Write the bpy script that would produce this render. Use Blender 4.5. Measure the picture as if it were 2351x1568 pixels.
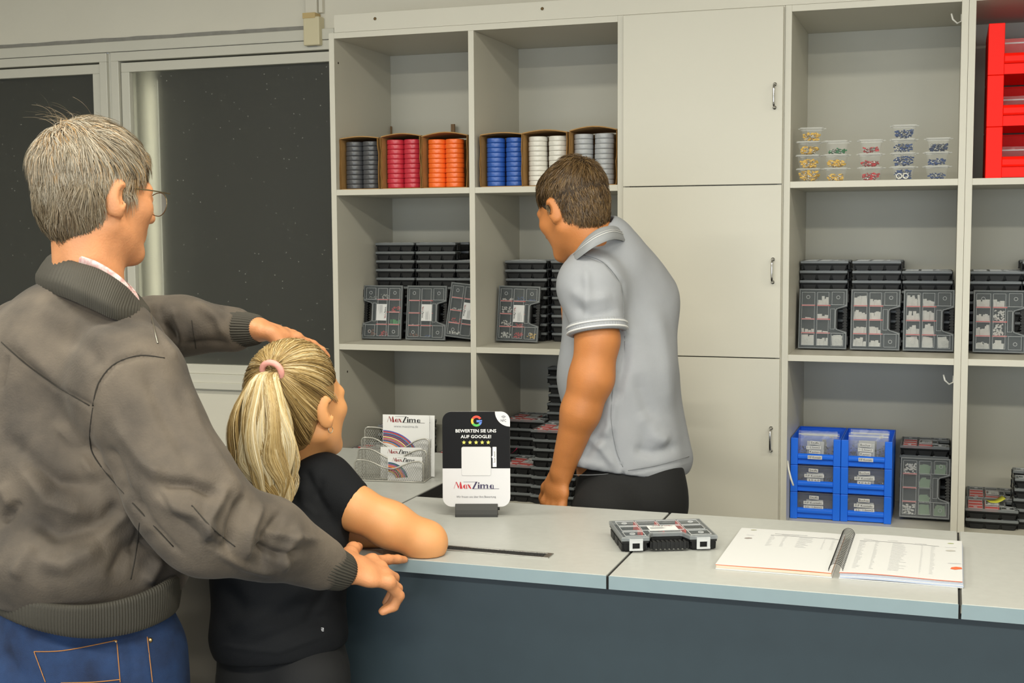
import bpy, math, random
import numpy as np
from mathutils import Vector, Matrix
PI=math.pi
random.seed(7); RNG=np.random.default_rng(7)
scn=bpy.context.scene
for o in list(bpy.data.objects): bpy.data.objects.remove(o)
# ------------------------------------------------------------------ camera, light, exposure
CAM=np.array([1.963,-3.928,1.65]); YAW,PIT,ROL,FPX=-0.3264,-0.0839,-0.0060,2975.0
_f=np.array([math.sin(YAW)*math.cos(PIT),math.cos(YAW)*math.cos(PIT),math.sin(PIT)])
_r=np.array([math.cos(YAW),-math.sin(YAW),0]); _u=np.cross(_r,_f)
CR=_r*math.cos(ROL)+_u*math.sin(ROL); CU=-_r*math.sin(ROL)+_u*math.cos(ROL); CF=_f
cd=bpy.data.cameras.new('camera'); cam=bpy.data.objects.new('camera',cd); scn.collection.objects.link(cam)
cd.sensor_width=36; cd.lens=36*FPX/2351; cd.clip_start=.05; cd.clip_end=60
cam.matrix_world=Matrix(((CR[0],CU[0],-CF[0],CAM[0]),(CR[1],CU[1],-CF[1],CAM[1]),(CR[2],CU[2],-CF[2],CAM[2]),(0,0,0,1)))
scn.camera=cam
scn.view_settings.view_transform='Standard'; scn.view_settings.look='None'
scn.view_settings.exposure=0.60; scn.view_settings.gamma=1; scn.view_settings.use_curve_mapping=False
wd=bpy.data.worlds.new('world'); scn.world=wd; wd.use_nodes=True
wd.node_tree.nodes['Background'].inputs[0].default_value=(.75,.85,1,1); wd.node_tree.nodes['Background'].inputs[1].default_value=.4
def area(name,loc,size,power,col,rot=(0,0,0)):
    l=bpy.data.lights.new(name,'AREA'); l.shape='RECTANGLE'; l.size,l.size_y=size; l.energy=power; l.color=col
    o=bpy.data.objects.new(name,l); scn.collection.objects.link(o); o.location=loc; o.rotation_euler=rot; return o
WARM=(1,.95,.80)
for lx in (-.6,1.5,3.6):
    for ly in (-2.1,-4.4):
        area('ceiling_lamp_light',(lx,ly,2.93),(1.2,.3),21 if ly>-3 else 50,WARM)
area('window_daylight',(1.6,-6.3,1.5),(5.0,1.6),60,(.84,.93,1),(PI/2,0,0))
# ------------------------------------------------------------------ pixel frame helpers (used to take positions off the photograph, each at its own real distance)
def ray(px,py): return CF+(px-1175.5)/FPX*CR-(py-784)/FPX*CU
def W(px,py,d): return CAM+d*ray(px,py)
def OY(px,py,y): v=ray(px,py); return CAM+(y-CAM[1])/v[1]*v
def OZ(px,py,z): v=ray(px,py); return CAM+(z-CAM[2])/v[2]*v
def proj(P):
    v=P-CAM; d=v@CF; return 1175.5+FPX*(v@CR)/d, 784-FPX*(v@CU)/d, d
# ------------------------------------------------------------------ materials
def lin(h):
    h=h.lstrip('#'); c=[int(h[i:i+2],16)/255 for i in (0,2,4)]
    return tuple([x/12.92 if x<=.04045 else ((x+.055)/1.055)**2.4 for x in c])+(1,)
MATS={}
def mat(name,col,rough=.5,metal=0,spec=.5,noise=0,nscale=8,bump=0,bscale=200,trans=0,alpha=1,sss=0,sheen=0,col2=None,coat=0,aniso=None,detail=3):
    if name in MATS: return MATS[name]
    m=bpy.data.materials.new(name); m.use_nodes=True; nt=m.node_tree; b=nt.nodes['Principled BSDF']
    c=lin(col) if isinstance(col,str) else col
    b.inputs['Base Color'].default_value=c; b.inputs['Roughness'].default_value=rough; b.inputs['Metallic'].default_value=metal
    b.inputs['Specular IOR Level'].default_value=spec; b.inputs['Transmission Weight'].default_value=trans; b.inputs['Alpha'].default_value=alpha
    if coat: b.inputs['Coat Weight'].default_value=coat
    if sss: b.inputs['Subsurface Weight'].default_value=sss; b.inputs['Subsurface Radius'].default_value=(1,.35,.2); b.inputs['Subsurface Scale'].default_value=.008
    if sheen: b.inputs['Sheen Weight'].default_value=sheen; b.inputs['Sheen Roughness'].default_value=.4
    tc=nt.nodes.new('ShaderNodeTexCoord')
    if noise or col2:
        n=nt.nodes.new('ShaderNodeTexNoise'); n.inputs['Scale'].default_value=nscale; n.inputs['Detail'].default_value=detail
        nt.links.new(tc.outputs['Object'],n.inputs['Vector'])
        r=nt.nodes.new('ShaderNodeValToRGB'); r.color_ramp.elements[0].position=.3; r.color_ramp.elements[1].position=.7
        c2=lin(col2) if col2 else tuple(min(1,x*(1+noise)) for x in c[:3])+(1,)
        c1=c if col2 else tuple(x*(1-noise) for x in c[:3])+(1,)
        r.color_ramp.elements[0].color=c1; r.color_ramp.elements[1].color=c2
        nt.links.new(n.outputs['Fac'],r.inputs['Fac']); nt.links.new(r.outputs['Color'],b.inputs['Base Color'])
    if bump:
        n=nt.nodes.new('ShaderNodeTexNoise'); n.inputs['Scale'].default_value=bscale; n.inputs['Detail'].default_value=2
        nt.links.new(tc.outputs['Object'],n.inputs['Vector'])
        bp=nt.nodes.new('ShaderNodeBump'); bp.inputs['Strength'].default_value=bump; bp.inputs['Distance'].default_value=.002
        nt.links.new(n.outputs['Fac'],bp.inputs['Height']); nt.links.new(bp.outputs['Normal'],b.inputs['Normal'])
    MATS[name]=m; return m
def clear(name,col,fac,rough=.15):
    """thin clear plastic: mostly see-through, part glossy/tinted"""
    if name in MATS: return MATS[name]
    m=bpy.data.materials.new(name); m.use_nodes=True; nt=m.node_tree; b=nt.nodes['Principled BSDF']
    b.inputs['Base Color'].default_value=lin(col); b.inputs['Roughness'].default_value=rough
    t=nt.nodes.new('ShaderNodeBsdfTransparent'); mx=nt.nodes.new('ShaderNodeMixShader'); mx.inputs[0].default_value=fac
    nt.links.new(t.outputs[0],mx.inputs[1]); nt.links.new(b.outputs[0],mx.inputs[2]); nt.links.new(mx.outputs[0],nt.nodes['Material Output'].inputs[0])
    MATS[name]=m; return m
LAM=mat('white_laminate','#cbc8bc',.42,noise=.02,nscale=3,bump=.03,bscale=900)
LAMB=mat('laminate_back','#bfbdb1',.5,noise=.02,nscale=3)
DOORM=mat('door_laminate','#cbc8bc',.45,noise=.015,nscale=2,bump=.03,bscale=900)
WALLM=mat('painted_wall','#dedacd',.8,noise=.02,nscale=4,bump=.15,bscale=60)
FRAMEM=mat('painted_frame','#d3d1c6',.35,noise=.02,nscale=5,bump=.05,bscale=80)
SEAMM=mat('grey_filler','#8e8c86',.7,noise=.1,nscale=30)
TOPM=mat('worktop_laminate','#a7a9a6',.38,noise=.03,nscale=60,bump=.06,bscale=700)
EDGEM=mat('worktop_edge','#82949b',.4,noise=.02,nscale=30)
SLATE=mat('slate_panel','#2e3b43',.45,noise=.04,nscale=20)
GREYP=mat('taupe_panel','#6a665f',.5,noise=.05,nscale=6)
CARPET=mat('carpet','#4a4946',.95,noise=.4,nscale=250,bump=.6,bscale=400)
BLACKP=mat('black_plastic','#131415',.5,spec=.35,noise=.1,nscale=30,bump=.1,bscale=600)
LIDM=clear('clear_lid','#868e92',.17,.16)
LIDR=clear('clear_rib','#dde0e2',.5,.2)
LIDE=clear('clear_lid_edge','#858a8d',.6,.3)
REDD=mat('red_divider','#f0392a',.4)
PAPER=mat('paper','#d0d1d2',.6)
INK=mat('black_ink','#17171a',.6); INKG=mat('grey_ink','#7d7f84',.6); INKL=mat('pale_grey_ink','#b4b6ba',.6)
CHROME=mat('chrome','#c8c8c8',.18,metal=1)
STEEL=mat('brushed_steel','#b5b4ae',.35,metal=1)
CARDB=mat('cardboard','#a9824e',.85,noise=.12,nscale=25,bump=.2,bscale=150)
CARDD=mat('cardboard_edge','#8a6534',.9,noise=.1,nscale=40)
WHITEP=mat('white_plastic','#e6e4dc',.4)
# ------------------------------------------------------------------ object helpers
COL=scn.collection
def setp(o,label=None,cat=None,group=None,kind=None):
    if label: o['label']=label
    if cat: o['category']=cat
    if group: o['group']=group
    if kind: o['kind']=kind
    return o
def thing(name,label,cat,loc=(0,0,0),rotz=0,group=None):
    o=bpy.data.objects.new(name,None); COL.objects.link(o); o.location=loc; o.rotation_euler=(0,0,rotz); o.empty_display_size=.02
    return setp(o,label,cat,group)
class MB:
    def __init__(s): s.v=[]; s.f=[]; s.mi=[]; s.m=0
    def add(s,vs,fs):
        n=len(s.v); s.v+= [tuple(float(c) for c in v) for v in vs]; s.f+=[tuple(i+n for i in f) for f in fs]; s.mi+=[s.m]*len(fs); return s
    def box(s,x0,x1,y0,y1,z0,z1,M=None):
        vs=[(x,y,z) for x in (x0,x1) for y in (y0,y1) for z in (z0,z1)]
        if M is not None: vs=[tuple(M@Vector(v)) for v in vs]
        return s.add(vs,[(0,1,3,2),(4,6,7,5),(0,4,5,1),(2,3,7,6),(0,2,6,4),(1,5,7,3)])
    def rings(s,rs,cap0=True,cap1=True,close=True):
        n=len(rs[0]); b=len(s.v); s.v+=[tuple(float(c) for c in v) for r in rs for v in r]
        for k in range(len(rs)-1):
            for i in range(n if close else n-1):
                j=(i+1)%n; s.f.append((b+k*n+i,b+k*n+j,b+(k+1)*n+j,b+(k+1)*n+i)); s.mi.append(s.m)
        if cap0: s.f.append(tuple(b+i for i in range(n))[::-1]); s.mi.append(s.m)
        if cap1: s.f.append(tuple(b+(len(rs)-1)*n+i for i in range(n))); s.mi.append(s.m)
        return s
    def prism(s,poly,z0,z1,inset1=0):
        return s.rings([[(x,y,z0) for x,y in poly],[(x,y,z1) for x,y in poly]])
    def cyl(s,c,r,h,n=16,r2=None,axis='z'):
        r2=r if r2 is None else r2; R=[]
        for z,rr in ((0,r),(h,r2)):
            ring=[]
            for i in range(n):
                a=2*PI*i/n; x,y=rr*math.cos(a),rr*math.sin(a)
                p={'z':(x,y,z),'y':(x,z,-y),'x':(z,x,y)}[axis]; ring.append((c[0]+p[0],c[1]+p[1],c[2]+p[2]))
            R.append(ring)
        return s.rings(R)
    def tube(s,pts,r,n=6,closed=False):
        pts=[np.array(p,float) for p in pts]; N=len(pts); R=[]; up=np.array([.13,.21,.97]); 
        for i,p in enumerate(pts):
            if closed: t=pts[(i+1)%N]-pts[i-1]
            else: t=pts[min(i+1,N-1)]-pts[max(i-1,0)]
            t=t/(np.linalg.norm(t)+1e-12); 
            if i==0: a=np.cross(t,up); 
            else: a=a-t*(a@t)
            if np.linalg.norm(a)<1e-6: a=np.cross(t,[1,0,0])
            a=a/np.linalg.norm(a); b=np.cross(t,a); rr=r[i] if hasattr(r,'__len__') else r
            R.append([p+rr*(math.cos(q)*a+math.sin(q)*b) for q in [2*PI*k/n for k in range(n)]])
        if closed: R.append(R[0])
        return s.rings(R,not closed,not closed)
    def torus(s,c,R,r,n=20,m=6,axis='z'):
        pts=[]
        for i in range(n):
            a=2*PI*i/n; x,y=R*math.cos(a),R*math.sin(a)
            p={'z':(x,y,0),'y':(x,0,y),'x':(0,x,y)}[axis]; pts.append((c[0]+p[0],c[1]+p[1],c[2]+p[2]))
        return s.tube(pts,r,m,True)
    def mesh(s,name,mats,smooth=False):
        me=bpy.data.meshes.new(name); me.from_pydata(s.v,[],s.f); 
        for m in (mats if isinstance(mats,(list,tuple)) else [mats]): me.materials.append(m)
        if any(s.mi): me.polygons.foreach_set('material_index',s.mi)
        if smooth: me.polygons.foreach_set('use_smooth',[True]*len(me.polygons))
        me.update(); return me
    def build(s,name,mats,parent=None,smooth=False,bev=0,kind=None,label=None):
        return link(name,s.mesh(name,mats,smooth),parent,bev,kind,label)
def link(name,me,parent=None,bev=0,kind=None,label=None):
    o=bpy.data.objects.new(name,me); COL.objects.link(o)
    if parent is not None: o.parent=parent
    if bev:
        b=o.modifiers.new('bevel','BEVEL'); b.width=bev; b.segments=2; b.limit_method='ANGLE'; b.angle_limit=.6
    if kind: o['kind']=kind
    if label: o['label']=label
    return o
def kids(o): return [c for c in bpy.data.objects if c.parent==o]
CH={}
def copy_tree(o,parent=None):
    c=o.copy(); COL.objects.link(c); 
    if parent is not None: c.parent=parent
    for ch in CH[o.name] if o.name in CH else CH.setdefault(o.name,kids(o)): copy_tree(ch,c)
    return c
ORD='top second third fourth fifth sixth seventh eighth ninth tenth eleventh twelfth thirteenth fourteenth fifteenth sixteenth'.split()
_tc={}
def text_mesh(s,bold=False):
    k=(s,bold)
    if k in _tc: return _tc[k]
    c=bpy.data.curves.new('t','FONT'); c.body=s; c.resolution_u=2
    if bold: c.offset=.018
    o=bpy.data.objects.new('t',c); COL.objects.link(o)
    me=bpy.data.meshes.new_from_object(o); bpy.data.objects.remove(o); bpy.data.curves.remove(c)
    v=[tuple(x.co) for x in me.vertices]; f=[tuple(p.vertices) for p in me.polygons]; bpy.data.meshes.remove(me)
    _tc[k]=(v,f); return v,f
def add_text(mb,s,x,y,w,h,T,bold=False,align='c'):
    """text fitted to width w / height h with its centre at (x,y); T maps 2-D page point to 3-D"""
    v,f=text_mesh(s,bold); xs=[p[0] for p in v]; ys=[p[1] for p in v]
    sx=w/(max(xs)-min(xs)); sy=h/(max(ys)-min(ys)) if h else sx
    x0=(max(xs)+min(xs))/2; y0=(max(ys)+min(ys))/2
    mb.add([T((p[0]-x0)*sx+x,(p[1]-y0)*sy+y) for p in v],f)
# stylised two-weight lettering of the shop logo (unit cap height)
def _arc(cx,cy,r,a0,a1,n=10): return [(cx+r*math.cos(a0+(a1-a0)*i/n),cy+r*math.sin(a0+(a1-a0)*i/n)) for i in range(n+1)]
def _line(x0,y0,x1,y1,w): return [(x0,y0),(x0+w,y0),(x1+w,y1),(x1,y1)]
def logo_polys():
    P=[]; a=lambda c,p,dx=0:P.append((c,[(x+dx,y) for x,y in p]))
    a(0,_line(0,0,.36,1,.05)); a(0,[(.34,1),(.46,1),(.80,.28),(.70,.02)]); a(0,_line(.68,.02,1.02,1,.05)); a(0,[(.98,1),(1.1,1),(1.36,0),(.95,0)])
    def la(c,dx):
        a(c,[(.33,.6)]+_arc(.33,.3,.3,PI/2,3*PI/2)+[(.33,0)],dx); a(c,[(.33,.6),(.5,.6),(.53,.56),(.33,.56)],dx); a(c,[(.5,0),(.64,0),(.64,.5),(.5,.6)],dx); a(c,[(.33,.04),(.5,.04),(.5,0),(.33,0)],dx)
    la(0,1.42)
    a(0,[(2.1,.62),(2.34,.62),(2.74,0),(2.5,0)]); a(0,_line(2.08,0,2.66,.62,.05))
    a(1,[(2.85,0),(3.12,0),(3.66,1),(3.39,1)]); a(1,[(1.5,1.02),(3.66,1.02),(3.66,.98),(1.5,.98)]); a(1,[(2.85,0),(7.0,0),(7.0,-.05),(2.85,-.05)])
    a(1,[(3.72,.04),(3.97,.04),(3.97,.62),(3.72,.62)]); a(1,_arc(3.85,.82,.12,0,2*PI,12)[:-1])
    a(1,[(4.08,.04),(4.33,.04),(4.33,.62),(4.08,.62)]); a(1,[(4.33,.56),(4.6,.64),(4.78,.55),(4.78,.04),(4.58,.04),(4.58,.5),(4.33,.48)]); a(1,[(4.78,.5),(5.05,.64),(5.3,.55),(5.3,.04),(5.08,.04),(5.08,.5),(4.78,.44)])
    la(1,5.5); 
    return P
def add_logo(mb,x,y,w,T):
    s=w/7.0
    for c,p in logo_polys():
        mb.m=c; mb.add([T(x-w/2+q[0]*s*1.0,y+q[1]*s*1.05) for q in p],[tuple(range(len(p)))])
    mb.m=0
LOGOR=mat('logo_red','#b5202c',.6); LOGOV=mat('logo_violet','#332a4e',.6); LOGOD=mat('logo_dark_red','#7c1c22',.6)
# ------------------------------------------------------------------ ROOM SHELL
YW=.4626; ZC=3.0
def struct(name,mb,m,bev=0,parent=None,label=None,smooth=False):
    o=mb.build(name,m,parent,bev=bev,smooth=smooth)
    if parent is None: o['kind']='structure'
    if label: o['label']=label
    return o
struct('floor',MB().box(-4,5.2,-6.6,.7,-.1,0),CARPET)
struct('ceiling',MB().box(-4,5.2,-6.6,.7,ZC,ZC+.1),WALLM)
struct('wall_left',MB().box(-4.1,-4,-6.6,.7,0,ZC),WALLM)
struct('wall_right',MB().box(5.2,5.3,-6.6,.7,0,ZC),WALLM)
b=MB(); b.box(-4,5.2,-6.7,-6.6,0,.75); b.box(-4,5.2,-6.7,-6.6,2.4,ZC); b.box(-4,-1,-6.7,-6.6,.75,2.4); b.box(4.2,5.2,-6.7,-6.6,.75,2.4)
struct('wall_rear',b,WALLM)
# partition wall with the two panes: solid around the openings
XA,XB=-1.262,-1.093   # left pane right edge, right pane left edge
ZG0,ZG1=1.122,2.292
b=MB(); b.box(-4,5.2,YW,YW+.12,2.405,ZC); b.box(-4,5.2,YW,YW+.12,0,1.05); b.box(-.18,5.2,YW,YW+.12,1.05,2.405)
b.box(-4,-3.2,YW,YW+.12,1.05,2.405)
struct('wall_front',b,WALLM)
b=MB(); rr=random.Random(3); n=70
top=[];bot=[]
for i in range(n+1):
    x=-4+3.75*i/n; z=2.419+rr.uniform(-.0015,.0015); top.append((x,YW-.004,z)); bot.append((x,YW-.004,z-.019+rr.uniform(-.0015,.0015)))
b.add(top+bot,[(n+1+i,n+2+i,i+1,i) for i in range(n)])
struct('trim_1',b,SEAMM,label='uneven grey filler seam above the window frames')
struct('trim_2',MB().box(-4,-.2,YW-.022,YW,2.362,2.402),FRAMEM,bev=.003,label='painted head rail above both dark panes')
struct('trim_5',MB().box(XA+.074,XB-.074,YW-.004,YW+.05,ZG0-.05,2.362),FRAMEM,label='painted mullion between the two dark panes')
struct('trim_3',MB().box(-4,-.2,YW-.03,YW,1.05,1.075),FRAMEM,bev=.002,label='painted rail under both dark panes')
struct('trim_4',MB().box(-4,-.2,YW-.012,YW,.0,.1),FRAMEM,bev=.002,label='painted skirting below the dark panes')
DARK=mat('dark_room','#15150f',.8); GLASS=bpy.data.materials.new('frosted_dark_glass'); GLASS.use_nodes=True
g=GLASS.node_tree.nodes['Principled BSDF']; g.inputs['Base Color'].default_value=(.42,.43,.40,1); g.inputs['Roughness'].default_value=.45; g.inputs['Transmission Weight'].default_value=.9; g.inputs['IOR'].default_value=1.35
def dust(mtl,strength):
    nt=mtl.node_tree; b=nt.nodes['Principled BSDF']; tc=nt.nodes.new('ShaderNodeTexCoord'); v=nt.nodes.new('ShaderNodeTexVoronoi'); v.inputs['Scale'].default_value=38
    nt.links.new(tc.outputs['Object'],v.inputs['Vector']); r=nt.nodes.new('ShaderNodeValToRGB'); r.color_ramp.elements[0].position=.07; r.color_ramp.elements[0].color=(1,1,1,1); r.color_ramp.elements[1].position=.11; r.color_ramp.elements[1].color=(0,0,0,1)
    nt.links.new(v.outputs['Distance'],r.inputs['Fac']); d=nt.nodes.new('ShaderNodeBsdfDiffuse'); d.inputs[0].default_value=(.5,.5,.45,1)
    n=nt.nodes.new('ShaderNodeTexNoise'); n.inputs['Scale'].default_value=5; nt.links.new(tc.outputs['Object'],n.inputs['Vector'])
    mm=nt.nodes.new('ShaderNodeMath'); mm.operation='MULTIPLY'; nt.links.new(r.outputs['Color'],mm.inputs[0]); mm2=nt.nodes.new('ShaderNodeMath'); mm2.operation='MULTIPLY'; mm2.inputs[1].default_value=strength; nt.links.new(n.outputs['Fac'],mm2.inputs[0]); nt.links.new(mm2.outputs[0],mm.inputs[1])
    mx=nt.nodes.new('ShaderNodeMixShader'); nt.links.new(mm.outputs[0],mx.inputs[0]); nt.links.new(b.outputs[0],mx.inputs[1]); nt.links.new(d.outputs[0],mx.inputs[2]); nt.links.new(mx.outputs[0],nt.nodes['Material Output'].inputs[0])
dust(GLASS,.8)
def window(i,x0,x1,label):
    """outer frame, inner sash with stepped edges, recessed pane, pale sill behind it; the second has an added post for its bright strip"""
    fx0,fx1=x0-.075,x1+.075; z0,z1=ZG0-.048,ZG1+.068
    def frame(mb,a0,a1,c0,c1,w,y0,y1):
        mb.box(a0,a1,y0,y1,c1-w,c1); mb.box(a0,a1,y0,y1,c0,c0+w); mb.box(a0,a0+w,y0,y1,c0+w,c1-w); mb.box(a1-w,a1,y0,y1,c0+w,c1-w)
    root=MB(); frame(root,fx0,fx1,z0,z1,.034,YW-.02,YW+.05)
    o=root.build('window_%d'%i,FRAMEM,None,bev=.002); o['kind']='structure'; o['label']=label
    s=MB(); frame(s,fx0+.0385,fx1-.0385,z0+.034,z1-.040,.0365 if 1 else 0,YW-.008,YW+.04); s.build('sash',FRAMEM,o,bev=.002)
    MB().box(x0-.005,x1+.005,YW+.014,YW+.018,ZG0-.01,ZG1+.01).build('pane',GLASS,o)
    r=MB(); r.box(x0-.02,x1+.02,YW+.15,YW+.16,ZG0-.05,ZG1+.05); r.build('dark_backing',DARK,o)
    r=MB(); r.cyl((x0+.012,YW+.085,ZG0-.02),.042,ZG1-ZG0+.03,24) if i==2 else 0; r.box(x0,x1,YW+.05,YW+.15,ZG0-.03,ZG0+.012); r.build('sill_and_added_post',mat('pale_sill_post','#dcd9cc',.7),o)  # box is the sill; cylinder is an added post for the pane's bright strip
    r=MB(); r.box(x0-.03,x1+.03,YW+.03,YW+.17,ZG1+.012,ZG1+.06); r.box(x0-.06,x0-.032,YW+.03,YW+.17,ZG0-.04,ZG1+.02); r.build('light_seal',DARK,o)  # unseen boxes added to keep outside light from leaking into the cavity
area('added_strip_light',(XB+.12,YW+.028,1.70),(1.1,.03),.95,(1,.96,.8),(0,PI/2,-.6))  # added hidden lamp, lights the post so a bright strip shows through the glass
window(1,-3.1,XA,'dark glazed pane at the far left behind the older man')
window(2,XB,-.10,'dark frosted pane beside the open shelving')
# ------------------------------------------------------------------ SHELVING
T=.019; Z1,Z2,Z3,ZT=1.7955,1.2801,.765,2.3096; Z4=.25
def panel(name,x0,x1,y0,y1,z0,z1,parent,m=LAM,bev=.0008,label=None): return MB().box(x0,x1,y0,y1,z0,z1).build(name,m,parent,bev=bev,label=label)
HOLE=mat('dark_hole','#3a3024',.8)
def carcass(x0,x1,divs,label,yo=0):
    r=thing('shelf_unit',label,'shelf unit',(x0,yo,0)); w=x1-x0; D=YW-.002-yo
    panel('side_panel',0,T,0,D,0,ZT,r); panel('side_panel',w-T,w,0,D,0,ZT,r)
    panel('top_board',T,w-T,0,D,ZT-T,ZT,r); panel('plinth',T,w-T,.02,.04,0,.06,r)
    panel('back_panel',T,w-T,D-.006,D,.06,ZT-T,r,LAMB)
    cols=[T]+[d for q in divs for d in (q-x0,q-x0+T)]+[w-T]
    for q in divs: panel('divider_panel',q-x0,q-x0+T,0.0002,D-.006,.06,ZT-T,r)
    for i in range(0,len(cols),2):
        for z in (Z1,Z2,Z3,Z4): panel('shelf_board',cols[i],cols[i+1],.0006,D-.006,z-T,z,r)
    return r
u1=carcass(0,1.0,[.4913],'wide open white shelf unit with two columns holding cardboard boxes of rolls')
for p in ((.037,.03,2.215),(.037,.06,1.18),(.51+T,.40,.98),):
    MB().cyl((p[0]-T if p[0]<.1 else p[0]-T*1.0,p[1],p[2]),.004,.0015,10,axis='x').build('screw_hole',HOLE,u1)
u2=carcass(1.4875,1.9966,[],'open white shelf unit with clear terminal tubs on its upper shelf')
u3=carcass(1.9966+.0006,2.9,[2.4],'open white shelf unit with red bins at the right edge of the view')
# white hooks fixed to the side of the right hand unit
def hook(x,y,z,parent):
    MB().tube([(x,y,z+.02),(x,y,z),(x-.012,y-.004,z-.006),(x-.024,y-.006,z+.006),(x-.028,y-.006,z+.022)],.0028,6).build('hook',WHITEP,parent,smooth=True)
hook(.4901,.06,2.245,u2); hook(.4901,.06,1.205,u2)
MB().tube([(.019,.02,.955),(.024,.01,.93),(.032,.0,.905),(.040,-.006,.885)],.003,6).build('hook',WHITEP,u2,smooth=True)
# closed cabinet with three doors
u4=thing('cabinet','tall closed white cabinet with three doors between the open shelves','cabinet',(1.0006,0,0))
cw=.4863
panel('side_panel',0,T,0,YW-.002,0,ZT,u4); panel('side_panel',cw-T,cw,0,YW-.002,0,ZT,u4); panel('top_board',T,cw-T,0,YW-.002,ZT-T,ZT,u4); panel('back_panel',T,cw-T,YW-.01,YW-.003,0,ZT-T,u4)
for z in (Z1,Z2,Z3,.1): panel('shelf_board',T,cw-T,.02,YW-.011,z-T,z,u4)
for (z0,z1,hz) in ((1.789,2.3055,2.046),(1.271,1.786,1.532),(.755,1.268,1.0255),(.1,.752,.6)):
    d=panel('door',.0025,cw-.0025,-.0195,-.001,z0,z1,u4,DOORM,bev=.0012)
    hx=.461; h=MB(); h.tube([(hx,-.02,hz-.034),(hx,-.034,hz-.034),(hx,-.043,hz-.028),(hx,-.045,hz-.018),(hx,-.045,hz+.018),(hx,-.043,hz+.028),(hx,-.034,hz+.034),(hx,-.02,hz+.034)],.0033,8)
    h.cyl((hx,-.0225,hz-.034),.0055,.003,12,axis='y'); h.cyl((hx,-.0225,hz+.034),.0055,.003,12,axis='y')
    h.build('handle',CHROME,d,smooth=True,label='chrome bow handle')
# filler strip above
f=thing('filler_strip','long white filler strip screwed on above the shelving','trim',(.02,.0,ZT))
panel('strip',0,3,.001,.018,.0005,.058,f,DOORM)
for px,py in ((861,43),(1245,20)):
    p=OY(px,py,.0); c=(p[0]-.02,-.0005,p[2]-ZT)
    MB().torus(c,.0035,.0016,12,5,'y').cyl((c[0],c[1],c[2]),.0025,.0015,8,axis='y').build('screw',mat('screw_brown','#6e5a3a',.5,metal=.5),f)
# cable trunking on the wall left of the shelving
t=thing('cable_trunking','cream plastic cable trunking hanging down the wall beside the shelving top','cable duct',(-.275,YW,2.34))
IV=mat('ivory_plastic','#d9cfae',.45); IW=mat('white_duct','#dcd8cb',.45); TAPE=mat('old_tape','#c9b07c',.5)
MB().box(-.036,.012,-.03,0,.0,.08+.58).build('duct',IW,t,bev=.003)
MB().box(-.037,.028,-.045,0,0,.104).build('end_cover',IV,t,bev=.004,label='yellowed end cover')
MB().box(-.038,.013,-.047,-.001,.098,.118).build('tape',TAPE,t,bev=.001)
MB().box(.014,.03,-.02,0,.12,.66).build('side_duct',IW,t,bev=.002)
# ------------------------------------------------------------------ COUNTER
ZK=1.0378; XJ,XK,XT_=1.3931,1.9898,.7917; YF,YB=-1.720,-1.1736; TH=.0258
def section(name,x0,x1,y0,y1,label,m,ycab,sides=(1,)):
    t=thing(name,label,'counter',(x0,y0,0)); w,d=x1-x0,y1-y0
    o=MB().box(.0008,w-.0008,.001,d-.001,ZK-TH,ZK).build('worktop',TOPM,t,bev=.0015)
    MB().box(.0004,w-.0004,-.0004,.0012,ZK-TH+.001,ZK-.0008).build('edge_band',EDGEM,o,label='blue-grey front edge')
    if m is GREYP: MB().box(.001,w-.001,.022,.04,.04,ZK-TH-.0005).build('front_panel',m,t,bev=.001)
    if x1<2.7: MB().box(w+.0001,w+.0033,.002,d-.002,ZK-TH,ZK-.0025).build('joint_strip',mat('joint_black','#0c0c0c',.9),t)
    for sd in sides:
        xx=.002 if sd==0 else w-.020
        MB().box(xx,xx+.018,.041,ycab,0,ZK-TH-.0005).build('support_panel',mat('dark_support','#1d1e1f',.6),t,bev=.001)
    return t
section('counter_section',XT_+.001,XJ-.002,YF,YB,'counter section holding the review sign, with cable slot and slate blue front',SLATE,.5,(0,1))
section('counter_section',XJ+.002,XK-.0025,YF,YB,'counter section holding the open spiral notebook, slate blue front',SLATE,.5,(0,1))
section('counter_section',XK+.0015,2.75,YF,YB,'counter section at the right edge of the view, right of the notebook',SLATE,.5,(1,))
section('side_table',-.02,XT_-.0028,YF,-.597,'side table with pale top under the wire brochure holder, reaching the shelving',GREYP,1.08,(0,1))
cf_=MB().box(0,2.75-XT_,0,.018,.04,ZK-TH-.0006).build('counter_front',SLATE,None,bev=.001); cf_.location=(XT_+.001,YF+.022,0); setp(cf_,'long dark slate blue front panel of the counter below the pale counter tops','counter front')  # counter front, one slate panel under all three sections
# brushed cable slot
a=OZ(1030,1247,ZK); c=OZ(1222,1280,ZK); e=OZ(1240,1258,ZK)
cs=thing('cable_slot','long metal cable slot with black brush set in the counter','cable outlet',(1.035,YF+.083,ZK))
wS=.222; dS=.036
mb=MB(); mb.box(0,wS,0,.006,0,.002); mb.box(0,wS,dS-.004,dS,0,.002); mb.box(wS-.012,wS,.006,dS-.004,0,.002); mb.box(0,.008,.006,dS-.004,0,.002); mb.build('frame',STEEL,cs,bev=.0005)
mb=MB(); rr=random.Random(5)
mb.box(.008,wS-.012,.006,dS-.004,.0002,.0008)
for i in range(600):
    x=rr.uniform(.009,wS-.013); y=rr.uniform(.008,dS-.009); l=rr.uniform(.004,.008); dx=rr.uniform(-.002,.002)
    mb.add([(x,y,.0009),(x+.0008,y,.0009),(x+dx+.0006,y+l*.5,.0015+rr.uniform(0,.003)),],[(0,1,2)])
mb.build('brush',mat('brush_black','#101010',.7),cs,kind='stuff')
g=OZ(992,1058,ZK)
gr=thing('cable_grommet','round dark cable grommet in the side table behind brochure holder','cable outlet',(g[0]-.03,g[1],ZK))
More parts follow.
